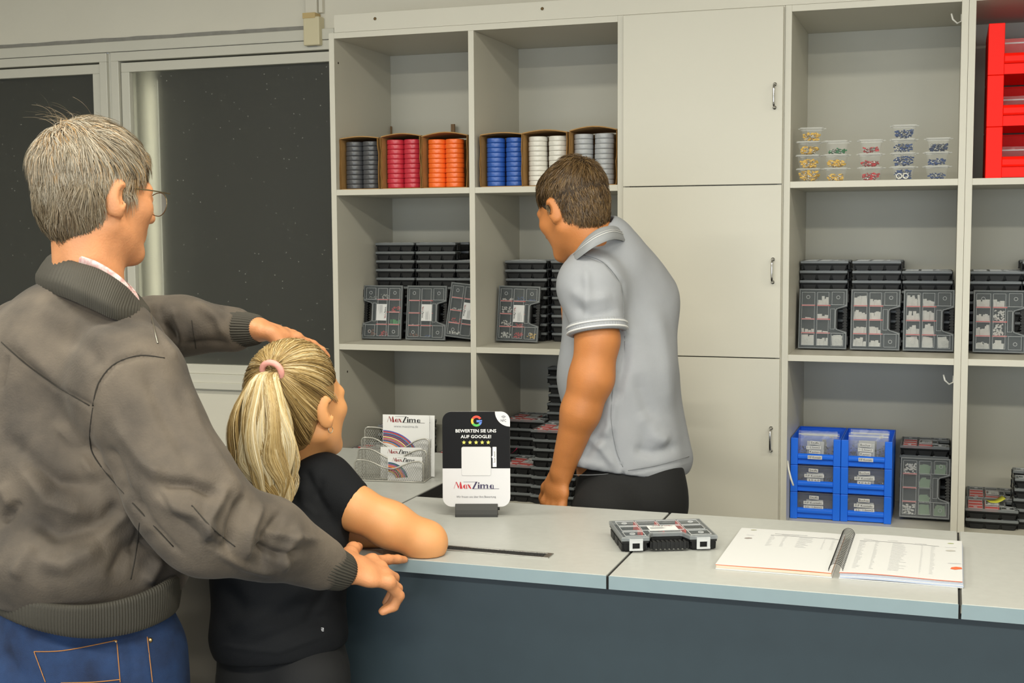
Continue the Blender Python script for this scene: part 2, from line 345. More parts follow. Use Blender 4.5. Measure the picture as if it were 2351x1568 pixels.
MB().torus((0,0,.001),.026,.003,24,6).build('ring',mat('grommet_grey','#4c4b48',.5),gr,smooth=True); MB().cyl((0,0,.0002),.025,.0015,24).build('cap',BLACKP,gr)
#@@PART2
# ------------------------------------------------------------------ ASSORTMENT CASES
CW,CL,CHH=.147,.187,.0300
def case_outline(i=0.0,W_=CW,L_=CL):
    n=.22*W_
    return [(i,i),(W_-i,i),(W_-i,.29*L_-i),(W_-n*.9-i,.335*L_-i*.5),(W_-n-i,.36*L_),(W_-n-i,.64*L_),(W_-n*.9-i,.665*L_+i*.5),(W_-i,.71*L_+i),(W_-i,L_-i),(i,L_-i)]
def rects(mb,L,z0,z1):
    for x0,x1,y0,y1 in L: mb.box(x0,x1,y0,y1,z0,z1)
def tub_mesh(W_,L_,H_):
    b=MB(); zt=H_*.74
    R=lambda i,z:[(x,y,z) for x,y in case_outline(i,W_,L_)]
    b.rings([R(.008*W_/CW,.001),R(.0065,.004),R(.0045,zt*.78),R(.0015,zt*.80),R(.001,zt),R(.004,zt),R(.007,.005)],True,True)
    # moulded lobes on the two plain short ends and the hinge side
    for y0,y1 in ((.0015,.0062),(L_-.0062,L_-.0015)):
        for k in range(3):
            x0=W_*(.07+.305*k); x1=x0+W_*.275
            b.rings([[(x0+.004,y0,.0015),(x1-.004,y0,.0015),(x1-.004,y1,.0015),(x0+.004,y1,.0015)],[(x0,y0,zt*.70),(x1,y0,zt*.70),(x1,y1,zt*.70),(x0,y1,zt*.70)]])
    for k in range(4):
        y0=L_*(.06+.23*k); b.box(.002,.006,y0,y0+L_*.19,.002,zt*.7)
    return b
def lid_mesh(W_,L_,H_):
    b=MB(); z0,z1=H_*.74,H_
    R=lambda i,z:[(x,y,z) for x,y in case_outline(i,W_,L_)]
    b.rings([R(.002,z1-.002),R(.002,z1-.0008)],True,True); return b
def lidedge_mesh(W_,L_,H_):
    b=MB(); z0,z1=H_*.745,H_
    R=lambda i,z:[(x,y,z) for x,y in case_outline(i,W_,L_)]
    rr=[R(.0,z0),R(0,z1-.0015),R(.0015,z1),R(.0042,z1),R(.0042,z1-.0012),R(.0022,z1-.0014),R(.0018,z0)]
    b.rings(rr,False,False); 
    return b
def rib_mesh(W_,L_,H_):
    """raised cell outlines and corner bosses moulded in the lid"""
    b=MB(); t=.0009; z0,z1=H_-.0008,H_+.0003
    def rc(x0,x1,y0,y1):
        b.box(x0,x1,y0,y0+t,z0,z1); b.box(x0,x1,y1-t,y1,z0,z1); b.box(x0,x0+t,y0,y1,z0,z1); b.box(x1-t,x1,y0,y1,z0,z1)
    ys=[.05,.265,.495,.725,.95]; xs=[.06,.33,.38,.62]
    for j in range(4):
        rc(xs[0]*W_,xs[1]*W_,ys[j]*L_+.0012,ys[j+1]*L_-.0012); rc(xs[2]*W_,xs[3]*W_,ys[j]*L_+.0012,ys[j+1]*L_-.0012)
    rc(.68*W_,.93*W_,.05*L_,.265*L_); rc(.68*W_,.93*W_,.735*L_,.95*L_); rc(.655*W_,.75*W_,.33*L_,.67*L_)
    for x in (.19,.81):
        for y in (.14,.86): b.torus((x*W_,y*L_,H_),.0052*W_/CW,.0008,14,4)
    for y in (.265,.735): b.box(.60*W_,.98*W_,y*L_-t/2,y*L_+t/2,z0,z1)
    return b
def inner_mesh(W_,L_,H_):
    b=MB(); z0,z1=.005,H_*.72; t=.0009
    for x in (.345,.365,.635,.655): b.box(x*W_,x*W_+t,.05*L_,.95*L_,z0,z1)
    for y in (.265,.735): b.box(.655*W_,.94*W_,y*L_,y*L_+t,z0,z1)
    return b
def handle_mesh(W_,L_,H_):
    b=MB(); x1=W_-.002; x0=W_-.011*W_/CW
    b.box(x0,x1,.30*L_,.70*L_,H_*.18,H_*.6)
    n=8
    for k in range(n):
        y=(.34+.32*k/(n-1))*L_; b.box(x0-.003,x1+.0012,y-.0022,y+.0022,H_*.12,H_*.66)
    b.box(W_*.78,x1,.31*L_,.325*L_,H_*.2,H_*.58); b.box(W_*.78,x1,.675*L_,.69*L_,H_*.2,H_*.58); b.box(W_*.78,W_*.8,.34*L_,.66*L_,H_*.15,H_*.7)
    return b
def latch_mesh(W_,L_,H_,y):
    b=MB(); w=.013*W_/CW
    b.box(W_-.0002,W_+.0028,y-w,y+w,H_*.62,H_*.9); b.box(W_-.0002,W_+.0024,y-w,y-w*.55,H_*.2,H_*.62); b.box(W_-.0002,W_+.0024,y+w*.55,y+w,H_*.2,H_*.62); b.box(W_-.0002,W_+.0034,y-w,y+w,H_*.14,H_*.26)
    b.torus((W_-.001,y-w,H_*.88),.0018,.0009,8,4,'x'); return b
def divider_list(W_,L_): return [(x0*W_,x1*W_,y*L_) for y in (.265,.495,.725) for x0,x1 in ((.055,.335),(.375,.65))]
def make_case(sz=1.0,detail=True,dark_latch=False,lab=True,label=None,group=None,reds=(0,1,2,3,4,5),clearlid=True):
    W_,L_,H_=CW*sz,CL*sz,CHH*sz
    key=('c',sz)
    if key not in MATS:
        hi=lambda m:m
        MATS[key]=dict(tub=tub_mesh(W_,L_,H_).mesh('tub',BLACKP),lid=lid_mesh(W_,L_,H_).mesh('lid',LIDM),rim=lidedge_mesh(W_,L_,H_).mesh('lid_rim',LIDE),rib=rib_mesh(W_,L_,H_).mesh('lid_rib',LIDR),
            inner=inner_mesh(W_,L_,H_).mesh('compartment_wall',mat('dark_grey_plastic','#3a3f44',.4)),handle=handle_mesh(W_,L_,H_).mesh('handle',BLACKP),
            latch=[latch_mesh(W_,L_,H_,y*L_).mesh('latch',BLACKP) for y in (.15,.85)],clatch=[latch_mesh(W_,L_,H_,y*L_).mesh('latch',LIDR) for y in (.15,.85)],
            div=[MB().box(x0,x1,y-.0016,y+.0016,.006,H_*.93).mesh('divider',REDD) for x0,x1,y in divider_list(W_,L_)])
        b=MB(); z=H_+.0006; x0,x1,y0,y1=.385*W_,.645*W_,.35*L_,.655*L_
        b.box(x0,x1,y0,y1,H_-.0003,z); MATS[key]['paper']=b.mesh('paper_label',PAPER)
        b=MB(); T_=lambda u,v:(x1-v,y0+u,z+.0003)
        rr=random.Random(2)
        for k in range(11):
            v=(.06+.055*k)*(x1-x0)/.9; 
            if rr.random()<.8: b.add([T_(.06*(y1-y0),v),T_((.3+.55*rr.random())*(y1-y0),v),T_(.5*(y1-y0),v+.0008),T_(.06*(y1-y0),v+.0008)],[(0,1,2,3)])
        MATS[key]['print']=b.mesh('small_print',INKG)
        b=MB(); add_logo(b,(x1-x0)*0+ .5*(y1-y0),.80*(x1-x0),.82*(y1-y0),lambda u,v:(x0+(x1-x0)*1.0-(.8*(x1-x0))*0-(x1-x0)+ (2*.80*(x1-x0)-v)*1.0 if False else x1-(x1-x0)*.94+(v-.80*(x1-x0)),y0+(y1-y0)-u,z+.0003))
        MATS[key]['logo']=b.mesh('lettering',[LOGOD,INK])
    M_=MATS[key]
    t=thing('assortment_case',label,'case',group=group)
    link('tub',M_['tub'],t); l=link('lid',M_['lid'],t); link('lid_rim',M_['rim'],l); link('lid_rib',M_['rib'],l)
    link('handle',M_['handle'],t)
    for q in M_['latch' if not detail or dark_latch else 'clatch']: link('latch',q,t)
    if detail:
        link('compartment_wall',M_['inner'],t)
        for i in reds: link('divider',M_['div'][i],t)
        if lab:
            p=link('paper_label',M_['paper'],t); link('small_print',M_['print'],p); link('lettering',M_['logo'],p)
    return t
def place(t,x,y,z,rz=0,rx=0,flip=False,sz=1.0,roll=0):
    """flat (rx=0) or standing on its short edge with the lid to the front; roll tilts it sideways"""
    if rx==0: t.matrix_world=Matrix.Translation((x,y,z))@Matrix.Rotation(rz,4,'Z')
    else:
        F=Matrix.Identity(4)
        if flip: F=Matrix.Translation((CW*sz,CL*sz,0))@Matrix.Rotation(PI,4,'Z')
        t.matrix_world=Matrix.Translation((x,y,z))@Matrix.Rotation(rz,4,'Z')@Matrix.Rotation(rx,4,'X')@Matrix.Rotation(roll,4,'Z')@F
    return t
proto=None
def stack(pxl,pytop,Y,zs,where,group,rz=0,jit=.0013,n=None,top_detail=False,seed=0,handle_left=False,step=None,irregular=0,xmin=None,xmax=None):
    global proto
    rr=random.Random(int(pxl*7+pytop+seed)); p=OY(pxl,pytop,Y); step=step or CHH+.0006
    if xmin is not None: p[0]=max(p[0],xmin+.0015)
    if xmax is not None: p[0]=min(p[0],xmax-CW-.004)
    if n is None: n=max(1,int(round((p[2]-zs)/step)))
    for k in range(n):
        lab='black case, %s from top, %s'%(ORD[n-1-k],where) if n>1 else 'single black case, %s'%where
        if n-1-k==0 and n>1: lab='black case lying on top, %s'%where
        if top_detail and k>=n-top_detail: t=make_case(1.0,True,True,True,lab,group)
        elif proto is None: proto=t=make_case(1.0,False,label=lab,group=group)
        else: t=copy_tree(proto); t['label']=lab; t['group']=group
        dx=rr.uniform(-jit,jit)+irregular*rr.uniform(-1,1); dy=rr.uniform(-jit,jit)
        a=rz+rr.uniform(-.012,.012)
        x,y=p[0]+dx,Y+dy
        if handle_left: t.matrix_world=Matrix.Translation((x+CW,y+CL,zs+.0002+k*step))@Matrix.Rotation(PI+a,4,'Z')
        else: t.matrix_world=Matrix.Translation((x,y,zs+.0002+k*step))@Matrix.Rotation(a,4,'Z')
    return p,n
# contents: small loose parts standing in the lower part of each compartment
WCON=mat('white_connector','#dfded8',.5,noise=.1,nscale=80); REDC=mat('red_connector','#c3262a',.5); GRNC=mat('green_connector','#3f9a55',.5); PGRN=mat('pale_green_wire','#7d9a78',.5); YELC=mat('yellow_terminal','#e0b545',.5); BLUC=mat('blue_terminal','#27467f',.5); BRNC=mat('amber_terminal','#8a4a28',.5); SILV=mat('tinned_terminal','#b9b9b4',.3,metal=.8)
CMATS=[WCON,REDC,GRNC,YELC,BLUC,BRNC,SILV,PGRN]
def contents(case,spec,label,seed,sz=1.0,up=1,mode='box'):
    """spec: list of (column, row from the bottom, material index, fill 0-1, piece size)"""
    rr=random.Random(seed); b=MB(); W_,L_,H_=CW*sz,CL*sz,CHH*sz
    xs=[(.065,.325),(.385,.61),(.69,.92)]; ys=[(.06,.255),(.275,.485),(.505,.715),(.735,.94)]
    for c,r,mi,fill,ps in spec:
        x0,x1=[q*W_ for q in xs[c]]; y0,y1=[q*L_ for q in ys[r]]
        if up<0: y0,y1=y1,y0
        b.m=mi; n=int(fill*9)+1 if ps>.006 else int(fill*34)+3
        h=abs(y1-y0)
        for k in range(n):
            w=ps*rr.uniform(.6,1.1); hh=ps*rr.uniform(.5,1.8 if ps>.006 else 1.1)
            if mode=='box' and ps>.006:
                hh=min(h*.9,fill*h*rr.uniform(.45,1.05)); x=x0+(x1-x0-w)*(k/(n-1) if n>1 else .5); y=y0+up*hh/2+up*.0008; a=rr.uniform(-.12,.12); w*=.9
            else:
                x=rr.uniform(x0,x1-w); y=y0+up*(hh*.5+rr.random()*max(.001,fill*h-hh)); a=rr.uniform(-1.2,1.2)
            z=rr.uniform(.008,H_*.72-.007); M=Matrix.Translation((x+w/2,y,z))@Matrix.Rotation(a,4,'Z')
            b.box(-w/2,w/2,-hh/2,hh/2,0,.0065 if ps>.006 else w*.6,M)
    o=b.build('connector_pile',CMATS,None,kind='stuff'); o.matrix_world=case.matrix_world.copy(); setp(o,label,'connectors'); return o
GS1='black cases stacked on the middle left shelves'; GS2='black cases stacked on the middle right shelf'; GS3='black cases stacked on the lower shelves'
YS=.264
stack(862,560,YS,Z2,'left stack, left column, middle shelf',GS1,xmin=.0205)
stack(955,558,YS,Z2,'centre stack, left column, middle shelf',GS1)
stack(1050,604,YS,Z2,'right stack cut off by the divider, middle shelf',GS1,xmax=.4895)
stack(1160,602,YS,Z2,'left stack, right column, middle shelf',GS1,xmin=.512)
stack(1266,600,YS,Z2,'stack half hidden by the shop man, middle shelf',GS1,handle_left=True)
stack(1837,599,YS,Z2,'left stack, middle shelf right of the cabinet',GS2,xmin=1.509)
stack(1957,599,YS,Z2,'centre stack, middle shelf right of the cabinet',GS2)
stack(2072,621,YS,Z2,'right stack, middle shelf right of the cabinet',GS2,xmax=1.976)
stack(2227,623,YS,Z2,'stack on the middle shelf below the red bins',GS2,xmin=2.018)
stack(2347,598,YS,Z2,'stack cut off by right picture edge, below red bins',GS2,handle_left=True)
GST='cases standing upright with clear lids to the front'
def stand(pxl,pyb,zs,label,spec,clab,flip=False,roll=0,Y=.045,lab=True,sz=1.0,lean=.13,reds=(0,1,2,3,4,5)):
    p=OZ(pxl,pyb,zs); Y=YS-.062 if zs==Z2 else YS-.085; t=make_case(sz,True,True,lab,label,GST,reds)
    place(t,max(p[0],.022),Y,zs+.0006+CW*max(0,math.sin(-roll))*math.cos(lean),0,PI/2-lean,flip,sz,roll)
    bpy.context.view_layer.update()
    contents(t,spec,clab,int(pxl),sz,-1 if flip else 1); return t
W0=0
stand(851,776,Z2,'leftmost upright clear-lidded case, handle notch to the left',[(0,2,2,.5,.0068),(1,3,1,.5,.004),(1,1,3,.2,.003),(1,0,6,.5,.004),(2,3,5,.6,.004),(2,0,6,.3,.003),(0,1,1,.5,.005)][:7],'small coloured connectors inside the leftmost upright case',flip=True,Y=.05)
stand(947,779,Z2,'upright clear-lidded case in the left column with white label, notch to the right',[(0,0,5,.3,.004),(1,0,4,.2,.004),(0,1,6,.1,.003)],'few small terminals inside the second upright case',Y=.05)
stand(1031,782,Z2,'tilted upright case leaning against the shelf divider',[(0,0,0,.3,.005),(0,1,1,.4,.004),(0,2,6,.2,.004)],'small parts inside the tilted upright case',roll=-.10,Y=.04)
stand(1147,785,Z2,'upright clear-lidded case beside the shop man with yellow and red terminals',[(0,0,0,.55,.0055),(1,0,1,.6,.0055),(2,0,3,.55,.005),(0,1,0,.5,.005),(1,1,1,.3,.005),(0,2,0,.6,.005),(0,3,0,.25,.005),(1,3,4,.4,.004),(2,3,4,.2,.004)],'yellow, red and white terminals inside the upright case beside the shop man',Y=.035,roll=-.02)
stand(1834,801,Z2,'upright clear-lidded case, left of the three right of the cabinet',[(1,3,0,.7,.012),(1,2,0,.35,.016),(0,1,0,.35,.010),(1,1,0,.2,.018),(0,0,0,.9,.024),(1,0,0,.75,.010),(2,0,0,.9,.024),(0,2,0,.08,.02)],'white connectors in the left upright case right of the cabinet',lab=False,Y=.04)
stand(1953,803,Z2,'upright clear-lidded case, centre of the three right of the cabinet',[(0,3,0,.75,.012),(1,3,0,.5,.010),(0,2,0,.7,.012),(1,2,0,.6,.012),(0,1,0,.5,.012),(1,1,0,.5,.014),(0,0,0,.7,.012),(1,0,0,.6,.014)],'white connectors in the centre upright case right of the cabinet',lab=False,Y=.04)
stand(2074,803,Z2,'upright clear-lidded case, right of the three right of the cabinet',[(0,3,0,.9,.010),(1,3,0,.6,.014),(0,2,0,.7,.012),(1,2,0,.8,.010),(0,1,0,.7,.012),(1,1,0,.8,.014),(0,0,0,.95,.024),(1,0,0,.9,.024),(2,0,0,.95,.024)],'white connectors in the right upright case right of the cabinet',lab=False,Y=.04)
stand(2231,805,Z2,'upright clear-lidded case below the red bins',[(0,3,0,.6,.014),(1,3,0,.6,.014),(0,2,0,.6,.012),(1,2,0,.9,.0058),(0,1,0,.8,.012),(1,1,0,.95,.0058),(0,0,0,.6,.016),(1,0,0,.7,.02)],'white connectors in the upright case below the red bins',lab=False,Y=.04)
stand(2066,1180,Z3,'upright clear-lidded case with green reels beside the blue bins',[(0,3,0,.9,.0058),(0,0,0,.95,.0058),(1,3,7,.8,.020),(1,2,7,.8,.020),(1,1,7,.6,.020),(1,0,7,.9,.020),(2,3,7,.8,.018),(2,0,7,.9,.018),(1,1,0,.4,.0058)],'green and white connectors in the upright case beside the blue bins',lab=False,Y=.06,reds=(0,2,4),lean=.36)
# lower shelves
stack(2068,1012,YS,Z3,'stack behind the upright case with green reels',GS3,top_detail=1,xmax=1.975)
stack(2216,1168,.10,Z3,'low front pair under the yellow note',GS3,n=2,top_detail=2,irregular=.001)
stack(2220,1140,.266,Z3,'low rear pair behind the yellow note',GS3,n=2,top_detail=1,xmin=2.018)
stack(2330,1092,.13,Z3,'stack at right picture edge beside the yellow note',GS3,handle_left=True,top_detail=1)
stack(868,966,.20,Z3,'stack behind the wire brochure holder',GS3,top_detail=1)
stack(790,1030,.01,Z3,'low stack left of the wire brochure holder',GS3,top_detail=1,xmin=.021)
stack(985,1040,.16,Z3,'low stack right of the wire brochure holder',GS3,top_detail=1,xmax=.4895)
stack(1154,960,.262,Z3,'rear stack behind the review sign, lower shelf',GS3,top_detail=1,xmin=.513)
stack(1257,836,.262,Z3,'tallest stack beside the shop man, lower shelf',GS3,handle_left=True,irregular=.003)
stack(1148,1060,.07,Z3,'short stack carrying the pink note',GS3,top_detail=1)
stack(1222,990,.055,Z3,"uneven stack beside the shop man's hand",GS3,top_detail=1,irregular=.007)
# sticky notes
def note(px,py,z,col,label,rz,w=.05,h=.038,curl=.012):
    p=OZ(px,py,z); b=MB(); n=8; t=[];u=[]
    for i in range(n+1):
        s=i/n; x=(s-.5)*w; zz=.0012+curl*max(0,abs(s-.35)-.15)**1.5*3
        t.append((x,-h/2,zz)); u.append((x,h/2,zz+.002*s))
    b.add(t+u,[(i,i+1,n+2+i,n+1+i) for i in range(n)])
    o=b.build('sticky_note',mat('note_'+col,col,.7),None,smooth=True); m=o.modifiers.new('thickness','SOLIDIFY'); m.thickness=.0003
    o.location=(p[0],p[1],z); o.rotation_euler=(0,0,rz); setp(o,label,'note')
ht=Z3+2*(CHH+.0006)+.0006
note(2285,1152,ht,'#d8d645','yellow sticky note lying on the low black cases at far right',.25)
nn=max(1,int(round((OY(1148,1060,.07)[2]-Z3)/(CHH+.0006)))); 
note(1180,1040,Z3+nn*(CHH+.0006)+.0008,'#d8265e','pink sticky note on the short stack behind the review sign',-.3,.05,.04,.02)
# ------------------------------------------------------------------ CASE ON THE COUNTER
SZ=1.0
kc=make_case(SZ,True,False,True,'black assortment case with clear lid lying on the counter beside the notebook')
p0=OZ(1434,1268,ZK); p1=OZ(1648,1262,ZK); ang=math.atan2(p1[1]-p0[1],p1[0]-p0[0])
# handle side (+X local) faces the camera: local +Y runs along the front
M=Matrix.Translation((p0[0],p0[1],ZK+.0003))@Matrix.Rotation(ang-PI/2,4,'Z')
# mirror-free: local Y -> along front edge, local X -> towards camera
kc.matrix_world=Matrix.Translation(M.to_translation())@Matrix.Rotation(ang-PI/2,4,'Z')@Matrix.Translation((-CW*SZ+.006,-.007,0))
# ------------------------------------------------------------------ CARDBOARD BOXES WITH ROLLS
def carton(x0,x1,y0,y1,z0,z1,label,flap,side_open=.02):
    t=thing('cardboard_box',label,'box',(x0,y0,z0),group='cardboard boxes on the upper left shelves'); w,d,h=x1-x0,y1-y0,z1-z0; th=.003
    b=MB(); b.box(0,w,0,d,0.0003,.003); b.box(0,th,0,d,.003,h); b.box(w-th,w,0,d,.003,h); b.box(th,w-th,d-th,d,.003,h)
    b.build('body',CARDB,t,bev=.0006)
    # lid flap: bulging upwards towards the middle
    n=8; a=[];c=[];pk=flap
    for i in range(n+1):
        s=i/n; z=h+.0005+pk*math.sin(PI*s)**1; a.append((s*w,-.004,z)); c.append((s*w,d,h+.0005+pk*.4*math.sin(PI*s)))
    b=MB(); b.add(a+c,[(i,i+1,n+2+i,n+1+i) for i in range(n)]); o=b.build('top_flap',CARDB,t); m=o.modifiers.new('s','SOLIDIFY'); m.thickness=.003; m.offset=1
    # torn side flaps turned out to the front
    rr=random.Random(int(x0*1000)); 
    for sx,xx in ((-1,.0015),(1,w-.0015)):
        pts=[];m_=7
        for i in range(m_+1): pts.append((xx+sx*rr.uniform(.0,.002),-rr.uniform(.003,.010 if sx<0 else .014),.002+(h-.003)*i/m_))
        base=[(xx,.001,q[2]) for q in pts]; b=MB(); b.add(base+pts,[(i,i+1,m_+2+i,m_+1+i) for i in range(m_)]); o=b.build('side_flap',CARDD,t); m=o.modifiers.new('s','SOLIDIFY'); m.thickness=.0025; m.offset=0
    return t
def roll_mesh(r,h,m,sm):
    b=MB(); n=28; R=lambda rr,z:[(rr*math.cos(2*PI*i/n),rr*math.sin(2*PI*i/n),z) for i in range(n)]
    b.rings([R(r*.45,.0006),R(r*.955,.0003),R(r*.99,.0012),R(r,.0030),R(r,h-.0030),R(r*.99,h-.0012),R(r*.955,h-.0003),R(r*.45,h-.0006)],False,False)
    b.rings([R(r*.45,.0006),R(r*.45,h-.0006)],False,False); return b.mesh('roll',m,True)
ZR=Z1
CART=[(772,872,434,313,'grey',"#4d4e52",[(783,822),(822,860)]),(877,968,434,308,'red','#c33243',[(885,926),(926,963)]),(970,1075,432,307,'orange','#f5702a',[(982,1022),(1023,1058)]),
 (1104,1200,429,304,'blue','#2f5cb0',[(1116,1158),(1160,1203)]),(1200,1303,426,300,'white','#dcdad2',[(1211,1256),(1258,1301)]),(1308,1417,424,294,'silver grey','#a9acb0',[(1312,1361),(1362,1409)])]
for ci,(a,c,yb,yt,cn,col,cols) in enumerate(CART):
    YB_=.03 if ci!=3 else .025
    xa=OY(a,yb,YB_)[0]; xb=OY(c,yb,YB_)[0]; zt=OY((a+c)/2,yt+5,YB_)[2]
    xb=min(xb,[.488,.488,.488,.978,.978,.978][ci]); xa=max(xa,.0205 if ci<3 else .5115)
    if ci==0: xa=max(xa,.021)
    carton(xa,xb,YB_,YB_+.165,ZR,zt-.002,'torn open cardboard box holding two stacks of %s rolls'%cn,.006+.003*(ci%3))
    rm=mat('roll_'+cn.replace(' ','_'),col,.32,spec=.6,noise=.06,nscale=60,bump=.5,bscale=90)
    inner=(xb-xa-.008); r=min(.0305,inner/4-.0004); hh=(zt-ZR-.012)/10
    me=roll_mesh(r,hh,rm,None)
    for si in (0,1):
        cx=OY(sum(cols[si])/2,yb,YB_+.03)[0]; cx=min(max(cx,xa+.004+r),xb-.004-r)
        if si==1: cx=max(cx,prev+2*r+.0005)
        if si==0 and cx+3*r+.001>xb-.004: cx=xb-.005-3*r-.0008
        prev=cx
        rr=random.Random(ci*2+si)
        for k in range(10):
            o=link('wire_roll',me); o.location=(cx+rr.uniform(-.0006,.0006),YB_+.012+r+rr.uniform(-.001,.001),ZR+.0034+k*hh)
            setp(o,'%s shrink-wrapped roll, %s from the top of the %s stack in its box'%(cn,ORD[9-k] if k<9 else 'uppermost',('left','right')[si]) if k<9 else '%s shrink-wrapped roll, uppermost of the %s stack in its box'%(cn,('left','right')[si]),'roll',group='%s rolls in the cardboard box'%cn)
# small wooden battens standing behind the boxes
for px,py,yy,lab,zz in ((1040,285,.43,'small wooden batten standing behind the orange rolls',Z1),(898,290,.44,'thin wooden batten in the corner behind the red rolls',Z1),(857,618,.30,'thin wooden batten beside the left stack of black cases',Z2)):
    p=OY(px,py,yy); w=.014 if px==1040 else .005
    o=MB().box(-w/2,w/2,-.004,.004,0,p[2]-zz).build('wooden_batten',mat('batten_wood','#7a5c3a',.6,noise=.2,nscale=40),None,bev=.001); o.location=(p[0],yy,zz); setp(o,lab,'batten')
# ------------------------------------------------------------------ CLEAR TERMINAL TUBS
TUBC=clear('tub_clear','#d9dcdc',.09,.1); TUBL=clear('tub_lid_clear','#e6e8e6',.38,.15)
tb=MB(); w0,w1,d0,d1,hh=.0245,.0305,.030,.037,.036
def rr4(w,d,z,c=.004): return [(-w+c,-d,z),(w-c,-d,z),(w,-d+c,z),(w,d-c,z),(w-c,d,z),(-w+c,d,z),(-w,d-c,z),(-w,-d+c,z)]
tb.rings([rr4(w0,d0,0),rr4(w1,d1,hh),rr4(w1+.0015,d1+.0015,hh),rr4(w1+.0015,d1+.0015,hh-.002)],True,False)
TM=tb.mesh('tub_body',TUBC,False)
tb=MB(); tb.rings([rr4(w1+.0035,d1+.0035,hh-.0015),rr4(w1+.004,d1+.004,hh+.001),rr4(w1+.003,d1+.003,hh+.0028),rr4(w1+.0005,d1+.0005,hh+.0028),rr4(w1-.001,d1-.001,hh+.0012)],False,True)
tb.box(w1+.003,w1+.011,-.006,.006,hh+.0002,hh+.0018); tb.box(-w1-.009,-w1-.003,-.006,.006,hh+.0002,hh+.0018)
TL=tb.mesh('tub_lid',TUBL,False)
def terminals(kind,col,fill,seed):
    rr=random.Random(seed); b=MB(); n=int(120*fill)+30
    for k in range(n):
        z=.002+rr.random()*fill*(hh-.008); sc=z/hh; wx=w0+(w1-w0)*sc-.008; wy=d0+(d1-d0)*sc-.007
        x=rr.uniform(-wx,wx); y=-wy if rr.random()<.5 else rr.uniform(-wy,wy); a=rr.uniform(0,PI); e=rr.uniform(-.5,.5)
        M=Matrix.Translation((x,y,z+.003))@Matrix.Rotation(a,4,'Z')@Matrix.Rotation(e,4,'Y')
        b.m=0; q=MB(); l=.0095 if kind!='pin' else .012; r=.0028 if kind=='yellow' else .0021
        q.cyl((0,0,0),r,l,7,axis='x'); b.add([tuple(M@Vector(v)) for v in q.v],q.f)
        if rr.random()<.55:
            b.m=1; q=MB(); q.torus((-.004,0,0),.0026,.0009,8,4); b.add([tuple(M@Vector(v)) for v in q.v],q.f)
    if kind=='ring':
        for cx in (-.010,.008): 
            b.m=2; q=MB(); q.torus((cx,-d0-.001,.011),.0072,.0016,16,5,'y'); b.add(q.v,q.f)
    return b.build('terminal_pile',[col,SILV,WHITEP],None,kind='stuff')
GREENT=mat('green_terminal','#23794a',.45); REDT=mat('red_terminal','#c8313a',.45); NAVY=mat('dark_blue_terminal','#20355f',.45)
TC=[(1857,[('yellow',YELC,.9),('yellow',YELC,.6),('yellow',YELC,.6),('yellow',YELC,.6)],'far left column'),
    (1920,[('yellow',YELC,.5),('yellow',YELC,.5),('pin',GREENT,.25)],'second column'),
    (1998,[('red',REDT,.5),('red',REDT,.35),('red',REDT,.3)],'middle column'),
    (2074,[('ring',BLUC,.8),('blue',BLUC,.75),('blue',BLUC,.6),('blue',BLUC,.6)],'tallest column'),
    (2151,[('blue',BLUC,.4),('blue',BLUC,.4),('blue',NAVY,.5)],'far right column')]
cn={'YELC':'yellow'}
for ti,(px,L,wh) in enumerate(TC):
    p=OY(px,412,.05); rr=random.Random(ti)
    for k,(kd,cm,fl) in enumerate(L):
        nm={'yellow':'yellow','pin':'green','red':'red','ring':'blue','blue':'blue'}[kd]
        if cm is NAVY: nm='dark blue'
        pos=['lowest','second from below','third from below','topmost'][k] if k<len(L)-1 else 'topmost'
        t=thing('terminal_tub','clear lidded tub of %s terminals, %s in the %s'%(nm,pos,wh),'tub',(p[0]+rr.uniform(-.0015,.0015)+(.006 if ti==0 and k==3 else 0),.055+rr.uniform(-.002,.002),Z1+.0003+k*.0398),rr.uniform(-.05,.05) if k<3 else .09,'clear terminal tubs on the upper shelf')
        link('tub_body',TM,t); link('tub_lid',TL,t)
        c=terminals(kd,cm,fl,ti*10+k); c.location=t.location; c.rotation_euler=t.rotation_euler; setp(c,'loose %s terminals inside the %s tub of the %s'%(nm,pos,wh),'terminals')
